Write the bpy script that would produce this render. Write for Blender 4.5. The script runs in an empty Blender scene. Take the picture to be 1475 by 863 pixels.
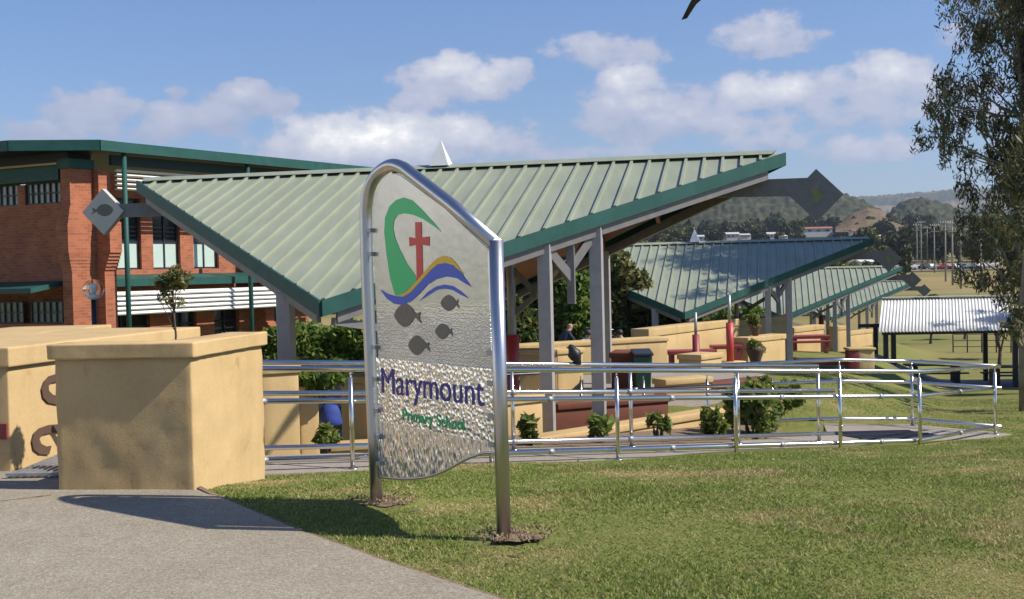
import bpy, bmesh, math, random
import numpy as np
from mathutils import Vector, Matrix, noise as mnoise
random.seed(7); rng = np.random.default_rng(7)
S = bpy.context.scene; COL = S.collection
E = 1.7                        # eye height of the photographer above the lawn by the sign
FPX, CX, CY = 1700.0, 737.5, 431.5
PIT = math.atan(41.5 / FPX); ROL = 0.0235
cr, sr, cp, sp = math.cos(ROL), math.sin(ROL), math.cos(PIT), math.sin(PIT)
def ray(px, py):
    dx, dy = px - CX, CY - py
    a = dx * cr + dy * sr; b = -dx * sr + dy * cr
    return Vector((a, FPX * cp + b * sp, b * cp - FPX * sp))
def at(px, py, Y):             # survey point of the photo at a known distance
    r = ray(px, py); k = Y / r.y
    return Vector((r.x * k, Y, E + r.z * k))
def gnd(px, py, z=0.0):
    r = ray(px, py); k = (z - E) / r.z
    return Vector((r.x * k, r.y * k, z))
def X_at(px, Y): return (px - CX) / FPX * Y

# ------------------------------------------------------------------ ground heights
TY = [-50, 9.0, 10, 12, 15, 18, 24, 30, 46, 60, 90, 150, 230, 300, 330, 420, 560, 700, 900, 1300, 9000]
TZ = [0, 0, -.07, -.31, -.655, -1.0, -1.4, -1.85, -3.05, -3.6, -4.0, -3.6, -2.2, -.95, -.5, 1.0, 8, 16.5, 24, 30, 40]
RY = [0, 26, 32, 47, 55, 68, 76, 90, 9000]
RZ = [-.6, -.6, -1.6, -1.6, -2.7, -2.7, -3.8, -4.0, -4.0]
def sst(a, b, v):
    t = np.clip((v - a) / (b - a), 0, 1); return t * t * (3 - 2 * t)
def Hn(x, y):
    x = np.asarray(x, float); y = np.asarray(y, float)
    base = np.interp(y, TY, TZ); ter = np.interp(y, RY, RZ)
    xe = 4.2 + (y - 20) * .36
    w = sst(19.2, 20.4, y) * (1 - sst(xe, xe + 3.5, x)) * (1 - sst(80, 92, y))
    right = -0.25 * sst(8, 14, x) * sst(20, 40, y) * (1 - sst(60, 90, y))
    return base * (1 - w) + np.maximum(ter, base) * w + right
def H(x, y): return float(Hn(x, y))

# ------------------------------------------------------------------ object helpers
def tag(o, label=None, cat=None, group=None, kind=None):
    if label: o['label'] = label
    if cat: o['category'] = cat
    if group: o['group'] = group
    if kind: o['kind'] = kind
    return o
def empty(name, loc, label, cat, group=None):
    o = bpy.data.objects.new(name, None); COL.objects.link(o); o.location = loc
    o.empty_display_size = .2
    return tag(o, label, cat, group)
def root_of(o):
    while o.parent: o = o.parent
    return o
def kids(o): return [c for c in COL.objects if c.parent == o]
def copy_tree(o, parent=None):
    ch = list(o.children)
    c = o.copy(); COL.objects.link(c)
    if parent: c.parent = parent
    for k in ch: copy_tree(k, c)
    return c
def origin(o):
    r = root_of(o); return Vector(r.location)
def link(name, me, m, parent=None, smooth=False):
    o = bpy.data.objects.new(name, me); COL.objects.link(o)
    if m: me.materials.append(m)
    if parent: o.parent = parent
    if smooth: me.polygons.foreach_set('use_smooth', [True] * len(me.polygons))
    return o

class MB:
    def __init__(s): s.v = []; s.f = []; s.sm = []
    def add(s, vs, fs, smooth=False):
        b = len(s.v); s.v += [Vector(v) for v in vs]
        s.f += [tuple(i + b for i in f) for f in fs]; s.sm += [smooth] * len(fs)
        return s
    def box(s, c, d, x=(1, 0, 0), y=None, z=None):          # centre, full sizes, axes
        x = Vector(x).normalized(); z = Vector(z).normalized() if z else Vector((0, 0, 1))
        y = Vector(y).normalized() if y else z.cross(x).normalized()
        c = Vector(c); h = [k / 2 for k in d]; vs = []
        for k in (-1, 1):
            for j in (-1, 1):
                for i in (-1, 1): vs.append(c + x * h[0] * i + y * h[1] * j + z * h[2] * k)
        return s.add(vs, [(0, 2, 3, 1), (4, 5, 7, 6), (0, 1, 5, 4), (2, 6, 7, 3), (0, 4, 6, 2), (1, 3, 7, 5)])
    def bar(s, a, b, w, h, up=(0, 0, 1)):
        a, b = Vector(a), Vector(b); d = (b - a); L = d.length; d.normalize(); up = Vector(up)
        y = up.cross(d)
        if y.length < 1e-4: y = Vector((1, 0, 0)).cross(d)
        y.normalize(); z = d.cross(y)
        return s.box((a + b) / 2, (L, w, h), d, y, z)
    def prism(s, poly, d):                                   # planar polygon of points pushed along d
        d = Vector(d); n = len(poly); p = [Vector(q) for q in poly]
        nn = Vector((0, 0, 0))
        for i in range(n): nn += p[i].cross(p[(i + 1) % n])
        if nn.dot(d) > 0: p.reverse()
        vs = p + [q + d for q in p]
        fs = [tuple(range(n)), tuple(range(2 * n - 1, n - 1, -1))]
        fs += [(i, i + n, (i + 1) % n + n, (i + 1) % n) for i in range(n)]
        return s.add(vs, fs)
    def tube(s, path, r, n=10, caps=True, flat=1.0):
        P = [Vector(p) for p in path]; m = len(P)
        R = r if isinstance(r, (list, tuple)) else [r] * m
        t0 = (P[1] - P[0]).normalized()
        ref = Vector((0, 0, 1)) if abs(t0.z) < .9 else Vector((1, 0, 0))
        u = ref.cross(t0).normalized(); vs = []
        for i in range(m):
            t = (P[min(i + 1, m - 1)] - P[max(i - 1, 0)]).normalized()
            u = (u - t * u.dot(t)).normalized(); w = t.cross(u)
            for k in range(n):
                a = 2 * math.pi * k / n
                vs.append(P[i] + (u * math.cos(a) + w * math.sin(a) * flat) * R[i])
        fs = [(i * n + k, i * n + (k + 1) % n, (i + 1) * n + (k + 1) % n, (i + 1) * n + k) for i in range(m - 1) for k in range(n)]
        s.add(vs, fs, True)
        if caps:
            b = len(s.v) - m * n
            s.f += [tuple(b + k for k in range(n - 1, -1, -1)), tuple(b + (m - 1) * n + k for k in range(n))]; s.sm += [False, False]
        return s
    def lathe(s, c, prof, n=20):                             # profile of (r, z)
        c = Vector(c); m = len(prof); vs = []
        for (r, z) in prof:
            for k in range(n):
                a = 2 * math.pi * k / n; vs.append(c + Vector((r * math.cos(a), r * math.sin(a), z)))
        fs = [(i * n + k, i * n + (k + 1) % n, (i + 1) * n + (k + 1) % n, (i + 1) * n + k) for i in range(m - 1) for k in range(n)]
        s.add(vs, fs, True)
        b = len(s.v) - m * n
        s.f += [tuple(b + k for k in range(n - 1, -1, -1)), tuple(b + (m - 1) * n + k for k in range(n))]; s.sm += [False, False]
        return s
    def build(s, name, m, parent=None, off=None, uv=True):
        o = Vector(off) if off is not None else (origin(parent) if parent else Vector((0, 0, 0)))
        me = bpy.data.meshes.new(name)
        me.from_pydata([v - o for v in s.v], [], s.f); me.update()
        me.polygons.foreach_set('use_smooth', s.sm)
        if uv:
            lay = me.uv_layers.new(name='UVMap').data
            for p in me.polygons:
                n = p.normal
                if abs(n.z) < .75:
                    t = Vector((-n.y, n.x, 0)).normalized()
                    for li in p.loop_indices:
                        co = s.v[me.loops[li].vertex_index]; lay[li].uv = (co.x * t.x + co.y * t.y, co.z)
                else:
                    for li in p.loop_indices:
                        co = s.v[me.loops[li].vertex_index]; lay[li].uv = (co.x, co.y)
        ob = link(name, me, m, parent)
        if off is not None and parent is None: ob.location = o
        return ob

def bevel(o, w=.01, seg=2):
    b = o.modifiers.new('soft_edges', 'BEVEL'); b.width = w; b.segments = seg; b.limit_method = 'ANGLE'; b.angle_limit = math.radians(40)
    return o

# ------------------------------------------------------------------ materials
def nodes(name):
    m = bpy.data.materials.new(name); m.use_nodes = True
    nt = m.node_tree; b = nt.nodes['Principled BSDF']; return m, nt, b
def N(nt, t, **k):
    n = nt.nodes.new(t)
    for a, v in k.items():
        if a.startswith('i_'): n.inputs[a[2:].replace('_', ' ')].default_value = v
        else: setattr(n, a, v)
    return n
def rampn(nt, fac, stops, interp='LINEAR'):
    r = nt.nodes.new('ShaderNodeValToRGB'); r.color_ramp.interpolation = interp
    e = r.color_ramp.elements
    while len(e) < len(stops): e.new(.5)
    for k, (p, c) in enumerate(stops): e[k].position = p; e[k].color = (*c, 1) if len(c) == 3 else c
    nt.links.new(fac, r.inputs[0]); return r
def noise_fac(nt, scale, detail=4, rough=.55, coord='Object', vec=None):
    n = N(nt, 'ShaderNodeTexNoise'); n.inputs['Scale'].default_value = scale; n.inputs['Detail'].default_value = detail; n.inputs['Roughness'].default_value = rough
    if vec is None:
        tc = N(nt, 'ShaderNodeTexCoord'); vec = tc.outputs[coord]
    nt.links.new(vec, n.inputs['Vector']); return n.outputs['Fac']
def mixc(nt, fac, a, b, mode='MIX'):
    m = N(nt, 'ShaderNodeMix', data_type='RGBA', blend_type=mode)
    for inp, v in ((m.inputs[0], fac), (m.inputs[6], a), (m.inputs[7], b)):
        if isinstance(v, bpy.types.NodeSocket): nt.links.new(v, inp)
        else: inp.default_value = v if isinstance(v, (int, float)) else (*v, 1)
    return m.outputs[2]
def bumpn(nt, b, h, strength=.3, dist=.01):
    bn = N(nt, 'ShaderNodeBump'); bn.inputs['Strength'].default_value = strength; bn.inputs['Distance'].default_value = dist
    nt.links.new(h, bn.inputs['Height']); nt.links.new(bn.outputs[0], b.inputs['Normal']); return bn
def plain(name, c, c2=None, scale=3.0, rough=.6, metal=0, bump=0, bscale=40, spec=None):
    m, nt, b = nodes(name)
    c2 = c2 or tuple(k * .8 for k in c)
    f = noise_fac(nt, scale, 6)
    r = rampn(nt, f, [(.3, c2), (.7, c)]); nt.links.new(r.outputs[0], b.inputs['Base Color'])
    b.inputs['Roughness'].default_value = rough; b.inputs['Metallic'].default_value = metal
    if spec is not None: b.inputs['Specular IOR Level'].default_value = spec
    if bump: bumpn(nt, b, noise_fac(nt, bscale, 5), bump, .01)
    return m
def leafmat(name, cols, trans=.35, rough=.5):
    m, nt, b = nodes(name)
    g = N(nt, 'ShaderNodeNewGeometry')
    st = [((i + .5) / len(cols), c) for i, c in enumerate(cols)]
    r = rampn(nt, g.outputs['Random Per Island'], st)
    nt.links.new(r.outputs[0], b.inputs['Base Color']); b.inputs['Roughness'].default_value = rough
    b.inputs['Specular IOR Level'].default_value = .25
    t = N(nt, 'ShaderNodeBsdfTranslucent'); nt.links.new(r.outputs[0], t.inputs[0])
    mx = N(nt, 'ShaderNodeMixShader'); mx.inputs[0].default_value = trans
    nt.links.new(b.outputs[0], mx.inputs[1]); nt.links.new(t.outputs[0], mx.inputs[2])
    nt.links.new(mx.outputs[0], nt.nodes['Material Output'].inputs[0]); return m

M = {}
M['roof'] = plain('sage_green_roofing', (.315, .34, .245), (.265, .292, .208), 1.1, .5)
_m = M['roof']; _nt = _m.node_tree; _b = _nt.nodes['Principled BSDF']; _src = _b.inputs['Base Color'].links[0].from_socket
_tc = N(_nt, 'ShaderNodeTexCoord'); _mp = N(_nt, 'ShaderNodeMapping'); _mp.inputs['Rotation'].default_value = (0, 0, math.radians(12.3)); _mp.inputs['Scale'].default_value = (5.5, .35, .35); _nt.links.new(_tc.outputs['Object'], _mp.inputs[0])
_o = mixc(_nt, .5, _src, rampn(_nt, noise_fac(_nt, 1.0, 6, .65, vec=_mp.outputs[0]), [(.32, (.80, .78, .76)), (.6, (1, 1, 1))]).outputs[0], 'MULTIPLY'); _nt.links.new(_o, _b.inputs['Base Color'])
M['teal'] = plain('teal_paint', (.022, .09, .076), (.014, .066, .056), 3, .55, spec=.3)
M['galv'] = plain('galvanised_steel', (.40, .41, .41), (.29, .30, .305), 9, .5, .55)
M['galv_paint'] = plain('grey_column_paint', (.40, .38, .36), (.33, .31, .30), 5, .5, .2)
M['edge_steel'] = plain('dull_edge_steel', (.20, .19, .18), (.15, .145, .14), 7, .5, .2)
M['soffit'] = plain('red_brown_soffit', (.22, .085, .05), (.17, .06, .036), 2, .6)
M['redpaint'] = plain('red_paint', (.50, .055, .045), (.42, .045, .04), 4, .45)
M['redbench'] = plain('dark_red_paint', (.27, .035, .04), (.22, .03, .034), 4, .5)
M['redbrown'] = plain('red_brown_render', (.17, .05, .026), (.13, .038, .02), 3, .8, bump=.2)
M['white'] = plain('white_paint', (.78, .77, .74), (.70, .69, .66), 3, .5)
M['whiteroof'] = plain('white_roofing', (.74, .73, .70), (.66, .65, .62), 1.2, .45)
M['dark'] = plain('dark_paint', (.02, .022, .035), (.015, .016, .026), 3, .5)
M['trunk'] = plain('bark', (.13, .095, .07), (.07, .05, .035), 8, .9, bump=.5, bscale=30)
M['palebark'] = plain('pale_gum_bark', (.34, .29, .23), (.17, .135, .10), 3, .85, bump=.3, bscale=18)
M['wood'] = plain('weathered_pole_wood', (.30, .27, .24), (.2, .18, .16), 3, .9)
M['soil'] = plain('dry_soil', (.27, .19, .115), (.12, .08, .05), 22, 1.0, bump=.8, bscale=60)
M['kerb'] = plain('concrete_edge', (.40, .37, .33), (.31, .285, .25), 5, .85, bump=.2, bscale=60)
M['glassdark'] = plain('dark_window_glass', (.025, .03, .032), (.015, .018, .02), 1, .08)
M['palepanel'] = plain('pale_blue_green_spandrel', (.50, .60, .54), (.45, .55, .49), 2, .25)
M['skin'] = plain('skin', (.45, .25, .18), (.40, .21, .15), 8, .55)
M['navy'] = plain('navy_cloth', (.012, .016, .04), (.008, .01, .028), 8, .9)
M['whitecloth'] = plain('white_cloth', (.65, .66, .72), (.55, .56, .62), 8, .9)
M['hair'] = plain('dark_hair', (.02, .014, .01), (.012, .008, .006), 20, .6)
M['feather'] = plain('black_feathers', (.012, .012, .014), (.006, .006, .007), 20, .5)
M['feather_pale'] = plain('pale_feathers', (.35, .35, .34), (.2, .2, .2), 20, .7)
M['bluebag'] = plain('blue_cloth', (.03, .06, .30), (.02, .04, .18), 9, .85)
M['bin'] = plain('green_plastic', (.03, .10, .06), (.022, .08, .045), 3, .45)
M['signgreen'] = plain('sign_green_vinyl', (.04, .62, .19), (.04, .60, .18), 3, .35)
M['signred'] = plain('sign_red_vinyl', (.74, .05, .04), (.72, .048, .04), 3, .35)
M['signyellow'] = plain('sign_yellow_vinyl', (.90, .54, .015), (.88, .52, .014), 3, .35)
M['signblue'] = plain('sign_blue_vinyl', (.045, .11, .60), (.045, .105, .57), 3, .35)
M['signindigo'] = plain('sign_indigo_vinyl', (.035, .02, .28), (.033, .02, .26), 3, .35)
M['signgrey'] = plain('sign_brushed_grey', (.17, .155, .135), (.14, .125, .11), 30, .45, .4)
M['scroll'] = plain('brown_scroll_paint', (.10, .055, .035), (.08, .045, .028), 5, .8)
M['rubber'] = plain('rubber', (.02, .02, .02), (.015, .015, .015), 5, .9)
M['asphalt'] = plain('asphalt', (.06, .06, .062), (.045, .045, .046), 1, .9)
M['hillhouse'] = plain('pale_house_wall', (.62, .58, .52), (.55, .5, .45), .05, .8)
M['hillroof'] = plain('pale_house_roof', (.55, .54, .53), (.45, .44, .43), .05, .7)
M['terracotta'] = plain('terracotta_roof', (.33, .13, .08), (.28, .1, .06), .05, .8)

def render_stucco(name, c, c2, bump):
    m, nt, b = nodes(name)
    f = noise_fac(nt, 2.2, 7, .6); r = rampn(nt, f, [(.3, c2), (.72, c)])
    f2 = noise_fac(nt, 28, 4); o = mixc(nt, .10, r.outputs[0], rampn(nt, f2, [(.3, (.2, .13, .07)), (.7, (.55, .45, .3))]).outputs[0])
    tc = N(nt, 'ShaderNodeTexCoord'); mp = N(nt, 'ShaderNodeMapping'); mp.inputs['Scale'].default_value = (2.6, 2.6, .5); nt.links.new(tc.outputs['Object'], mp.inputs[0])
    o = mixc(nt, .55, o, rampn(nt, noise_fac(nt, 1.0, 5, .6, vec=mp.outputs[0]), [(.34, (.84, .80, .74)), (.55, (1, 1, 1))]).outputs[0], 'MULTIPLY')
    o = mixc(nt, .9, o, rampn(nt, noise_fac(nt, 3.4, 8, .7), [(.30, (.72, .66, .58)), (.40, (1, 1, 1))]).outputs[0], 'MULTIPLY')
    nt.links.new(o, b.inputs['Base Color']); b.inputs['Roughness'].default_value = .9; b.inputs['Specular IOR Level'].default_value = .2
    bumpn(nt, b, noise_fac(nt, 70, 6, .65), bump, .008); return m
M['tan'] = render_stucco('tan_render', (.58, .41, .195), (.52, .36, .17), .35)

def brickmat(name, c1, c2, mortar):
    m, nt, b = nodes(name)
    tc = N(nt, 'ShaderNodeTexCoord'); br = N(nt, 'ShaderNodeTexBrick')
    nt.links.new(tc.outputs['UV'], br.inputs['Vector'])
    br.inputs['Color1'].default_value = (*c1, 1); br.inputs['Color2'].default_value = (*c2, 1); br.inputs['Mortar'].default_value = (*mortar, 1)
    br.inputs['Scale'].default_value = 1; br.inputs['Mortar Size'].default_value = .007
    br.inputs['Brick Width'].default_value = .24; br.inputs['Row Height'].default_value = .086; br.inputs['Bias'].default_value = -.1
    f = noise_fac(nt, 1.3, 5); o = mixc(nt, .35, br.outputs[0], rampn(nt, f, [(.3, tuple(k * .55 for k in c2)), (.7, c1)]).outputs[0])
    nt.links.new(o, b.inputs['Base Color']); b.inputs['Roughness'].default_value = .85
    bumpn(nt, b, br.outputs['Fac'], -.4, .01); return m
M['brick'] = brickmat('red_brick', (.42, .135, .06), (.24, .062, .03), (.35, .20, .12))

def steel(name, c, rough, aniso=0):
    m, nt, b = nodes(name)
    b.inputs['Base Color'].default_value = (*c, 1); b.inputs['Metallic'].default_value = 1
    f = noise_fac(nt, 14, 5); mr = N(nt, 'ShaderNodeMapRange'); nt.links.new(f, mr.inputs[0])
    mr.inputs[3].default_value = rough * .92; mr.inputs[4].default_value = rough * 1.1; nt.links.new(mr.outputs[0], b.inputs['Roughness'])
    return m
M['stainless'] = steel('polished_stainless_steel', (.72, .70, .66), .21)
M['signtube'] = steel('galvanised_sign_tube', (.50, .50, .51), .34)

def hammered(name, base, vs, strength, stretch=(1, 1, 1), wave=False, rough=.3):
    m, nt, b = nodes(name); b.inputs['Metallic'].default_value = .75
    f0 = noise_fac(nt, 3, 6); r = rampn(nt, f0, [(.3, tuple(k * .8 for k in base)), (.7, base)]); nt.links.new(r.outputs[0], b.inputs['Base Color'])
    b.inputs['Roughness'].default_value = rough
    tc = N(nt, 'ShaderNodeTexCoord'); mp = N(nt, 'ShaderNodeMapping'); mp.inputs['Scale'].default_value = stretch
    nt.links.new(tc.outputs['UV'], mp.inputs[0])
    v = N(nt, 'ShaderNodeTexVoronoi', feature='SMOOTH_F1'); v.inputs['Scale'].default_value = vs; nt.links.new(mp.outputs[0], v.inputs['Vector'])
    h = v.outputs['Distance']
    if wave:                                                  # ripple marks in the lower half of the upper sheet
        w = N(nt, 'ShaderNodeTexWave', bands_direction='Y'); w.inputs['Scale'].default_value = 12; w.inputs['Distortion'].default_value = 9; w.inputs['Detail'].default_value = 2; w.inputs['Detail Scale'].default_value = 3
        nt.links.new(tc.outputs['UV'], w.inputs['Vector'])
        sx = N(nt, 'ShaderNodeSeparateXYZ'); nt.links.new(tc.outputs['UV'], sx.inputs[0])
        mr = N(nt, 'ShaderNodeMapRange', interpolation_type='SMOOTHSTEP'); nt.links.new(sx.outputs[1], mr.inputs[0])
        mr.inputs[1].default_value = 1.55; mr.inputs[2].default_value = 1.25; mr.inputs[3].default_value = 0; mr.inputs[4].default_value = 1
        ml = N(nt, 'ShaderNodeMath', operation='MULTIPLY'); nt.links.new(w.outputs['Fac'], ml.inputs[0]); nt.links.new(mr.outputs[0], ml.inputs[1])
        m2 = N(nt, 'ShaderNodeMath', operation='MULTIPLY'); nt.links.new(h, m2.inputs[0]); m2.inputs[1].default_value = .25
        ad = N(nt, 'ShaderNodeMath', operation='ADD'); nt.links.new(ml.outputs[0], ad.inputs[0]); nt.links.new(m2.outputs[0], ad.inputs[1]); h = ad.outputs[0]
    bumpn(nt, b, h, strength, .012); return m
M['hammer_top'] = hammered('rippled_aluminium', (.66, .64, .58), 20, .34, wave=True, rough=.30)
M['hammer_name'] = hammered('hammered_aluminium', (.96, .94, .88), 40, 1.0, rough=.12)
M['hammer_low'] = hammered('streaked_aluminium', (.96, .94, .88), 32, 1.0, (1.5, .5, 1), rough=.12)

def lawnmat():
    m, nt, b = nodes('lawn_ground')
    tc = N(nt, 'ShaderNodeTexCoord'); P = tc.outputs['Object']
    f1 = noise_fac(nt, .55, 6, .6, vec=P); f2 = noise_fac(nt, 7, 5, .7, vec=P); f3 = noise_fac(nt, 60, 3, .7, vec=P)
    g = rampn(nt, f2, [(.3, (.12, .14, .034)), (.55, (.19, .195, .058)), (.75, (.26, .235, .09))]).outputs[0]
    dry = rampn(nt, f1, [(.56, (0, 0, 0)), (.70, (1, 1, 1))]).outputs[0]
    o = mixc(nt, dry, g, (.32, .25, .11))
    o = mixc(nt, .35, o, rampn(nt, f3, [(.3, (.07, .09, .02)), (.7, (.28, .28, .10))]).outputs[0])
    sx = N(nt, 'ShaderNodeSeparateXYZ'); nt.links.new(P, sx.inputs[0])
    mr = N(nt, 'ShaderNodeMapRange'); nt.links.new(sx.outputs[1], mr.inputs[0]); mr.inputs[1].default_value = 40; mr.inputs[2].default_value = 110
    f4 = noise_fac(nt, .03, 6, .6, vec=P)
    far = rampn(nt, f4, [(.35, (.15, .165, .055)), (.5, (.27, .215, .095)), (.65, (.33, .24, .12))]).outputs[0]
    o = mixc(nt, mr.outputs[0], o, far)
    mr2 = N(nt, 'ShaderNodeMapRange'); nt.links.new(sx.outputs[1], mr2.inputs[0]); mr2.inputs[1].default_value = 480; mr2.inputs[2].default_value = 700
    o = mixc(nt, mr2.outputs[0], o, rampn(nt, noise_fac(nt, .02, 5, .6, vec=P), [(.4, (.03, .04, .014)), (.65, (.09, .085, .035))]).outputs[0])
    nt.links.new(o, b.inputs['Base Color']); b.inputs['Roughness'].default_value = 1; b.inputs['Specular IOR Level'].default_value = .05
    bumpn(nt, b, f3, .6, .02); return m
M['lawn'] = lawnmat()

def blademat():
    m, nt, b = nodes('grass_blades')
    tc = N(nt, 'ShaderNodeTexCoord'); P = tc.outputs['Object']; g = N(nt, 'ShaderNodeNewGeometry')
    f1 = noise_fac(nt, .55, 6, .6, vec=P); f2 = noise_fac(nt, 2.6, 4, .6, vec=P)
    gr = rampn(nt, g.outputs['Random Per Island'], [(.1, (.135, .20, .034)), (.5, (.20, .265, .055)), (.8, (.27, .305, .085)), (.97, (.42, .36, .18))]).outputs[0]
    st = rampn(nt, g.outputs['Random Per Island'], [(.2, (.36, .285, .12)), (.8, (.56, .44, .23))]).outputs[0]
    d = rampn(nt, f1, [(.52, (0, 0, 0)), (.60, (.95, .95, .95))]).outputs[0]
    d2 = rampn(nt, f2, [(.5, (0, 0, 0)), (.72, (.5, .5, .5))]).outputs[0]
    mx = mixc(nt, 1, d, d2, 'SCREEN')
    o = mixc(nt, mx, gr, st)
    nt.links.new(o, b.inputs['Base Color']); b.inputs['Roughness'].default_value = .75; b.inputs['Specular IOR Level'].default_value = .15
    t = N(nt, 'ShaderNodeBsdfTranslucent'); nt.links.new(o, t.inputs[0])
    ms = N(nt, 'ShaderNodeMixShader'); ms.inputs[0].default_value = .3; nt.links.new(b.outputs[0], ms.inputs[1]); nt.links.new(t.outputs[0], ms.inputs[2])
    nt.links.new(ms.outputs[0], nt.nodes['Material Output'].inputs[0]); return m
M['blades'] = blademat()

def pathmat(name, cs, scale=90):
    m, nt, b = nodes(name)
    tc = N(nt, 'ShaderNodeTexCoord'); P = tc.outputs['Object']
    v = N(nt, 'ShaderNodeTexVoronoi'); v.inputs['Scale'].default_value = scale; nt.links.new(P, v.inputs['Vector'])
    sx = N(nt, 'ShaderNodeSeparateColor'); nt.links.new(v.outputs['Color'], sx.inputs[0])
    peb = rampn(nt, sx.outputs[0], cs).outputs[0]
    f = noise_fac(nt, .9, 6, .6, vec=P); f2 = noise_fac(nt, 6, 5, .6, vec=P)
    o = mixc(nt, .85, peb, rampn(nt, f, [(.3, (.80, .78, .76)), (.7, (1, 1, 1))]).outputs[0], 'MULTIPLY')
    o = mixc(nt, .5, o, rampn(nt, f2, [(.35, (.84, .82, .80)), (.65, (1, 1, 1))]).outputs[0], 'MULTIPLY')
    nt.links.new(o, b.inputs['Base Color']); b.inputs['Roughness'].default_value = .85; b.inputs['Specular IOR Level'].default_value = .25
    bumpn(nt, b, v.outputs['Distance'], .35, .004); return m
M['path'] = pathmat('exposed_aggregate', [(0, (.25, .21, .155)), (.45, (.325, .285, .215)), (.8, (.37, .33, .255)), (1, (.44, .40, .325))], 85)
M['ramp'] = pathmat('ramp_concrete', [(0, (.28, .245, .20)), (.6, (.35, .305, .255)), (1, (.40, .355, .30))], 60)

L_hedge = leafmat('hedge_leaves', [(.06, .12, .02), (.11, .19, .03), (.17, .25, .045), (.25, .29, .07)], .42)
L_gum = leafmat('gum_leaves', [(.06, .072, .03), (.10, .11, .045), (.15, .15, .065), (.24, .20, .09)], .38)
L_shrub = leafmat('shrub_leaves', [(.09, .14, .03), (.15, .21, .045), (.22, .28, .06), (.32, .31, .10)], .45)
L_dark = leafmat('dark_tree_leaves', [(.035, .065, .016), (.07, .11, .026), (.12, .155, .035), (.19, .19, .05)], .4)
L_olive = leafmat('olive_leaves', [(.06, .075, .02), (.11, .12, .035), (.17, .165, .05), (.25, .22, .075)], .38)
L_far = leafmat('far_tree_leaves', [(.022, .032, .012), (.038, .05, .018), (.055, .065, .022), (.085, .085, .03)], .15)

# ------------------------------------------------------------------ foliage
def leaves_mesh(C, size, elong=2.2, droop=0.0, sizevar=.5):
    n = len(C); C = np.asarray(C, float)
    d = rng.normal(size=(n, 3)); d[:, 2] -= droop * 2.5
    d /= np.linalg.norm(d, axis=1)[:, None]
    q = rng.normal(size=(n, 3)); w = np.cross(d, q); w /= np.linalg.norm(w, axis=1)[:, None] + 1e-9
    s = size * (1 + sizevar * rng.uniform(-1, 1, n))[:, None]
    L = d * s * elong * .5; W = w * s * .5
    V = np.stack([C - L, C - L * .1 + W, C + L, C - L * .1 - W], 1).reshape(-1, 3)
    return V, n
def leaves_obj(name, C, size, m, parent=None, elong=2.2, droop=0, sizevar=.5):
    off = np.array(origin(parent)) if parent else np.zeros(3)
    V, n = leaves_mesh(np.asarray(C) - off, size, elong, droop, sizevar)
    me = bpy.data.meshes.new(name); me.vertices.add(4 * n); me.loops.add(4 * n); me.polygons.add(n)
    me.vertices.foreach_set('co', V.ravel()); me.loops.foreach_set('vertex_index', np.arange(4 * n, dtype=np.int32))
    me.polygons.foreach_set('loop_start', np.arange(0, 4 * n, 4, dtype=np.int32))
    me.update(calc_edges=True); me.validate()
    return link(name, me, m, parent)
def clump(c, r, n, shell=.5):
    d = rng.normal(size=(n, 3)); d /= np.linalg.norm(d, axis=1)[:, None]
    rr = (shell + (1 - shell) * rng.random(n) ** .5)[:, None]
    r = np.array(r if hasattr(r, '__len__') else (r, r, r))
    return np.asarray(c) + d * rr * r
def crown_points(c, R, n, k, flat=1.0, sub=.42):
    """k sub-clumps spread over an ellipsoid, n leaves in all"""
    out = []
    for i in range(k):
        d = rng.normal(size=3); d /= np.linalg.norm(d)
        p = np.asarray(c) + d * np.array(R) * rng.uniform(.35, .85)
        rr = np.array(R) * rng.uniform(sub * .6, sub * 1.15)
        out.append(clump(p, rr, n // k, .3))
    return np.concatenate(out)
def limb_mb(mb, a, b, r0, r1, wob=.08, n=6, seg=8):
    a, b = Vector(a), Vector(b); L = (b - a).length; P = []; R = []
    for i in range(n + 1):
        t = i / n; w = math.sin(math.pi * t) * L * wob
        P.append(a.lerp(b, t) + Vector((random.uniform(-w, w), random.uniform(-w, w), random.uniform(-w, w) * .5))); R.append(r0 + (r1 - r0) * t)
    mb.tube(P, R, seg); return P
def bush(name, base, R, n, leaf, m, label, cat='shrub', group=None, k=9, stems=4, elong=2.0, up=.55):
    t = empty(name, base, label, cat, group)
    c = Vector(base) + Vector((0, 0, R[2] * (2 * up)))
    leaves_obj('foliage', crown_points(c, R, n, k), leaf, m, t, elong)
    s = MB()
    for i in range(stems):
        a = 2 * math.pi * i / stems + random.random()
        limb_mb(s, Vector(base) + Vector((.04 * math.cos(a), .04 * math.sin(a), -.03)), c + Vector((R[0] * .5 * math.cos(a), R[1] * .5 * math.sin(a), R[2] * .2)), .02, .006, .05, 4, 5)
    s.build('stem', M['trunk'], t, uv=False); return t

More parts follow.
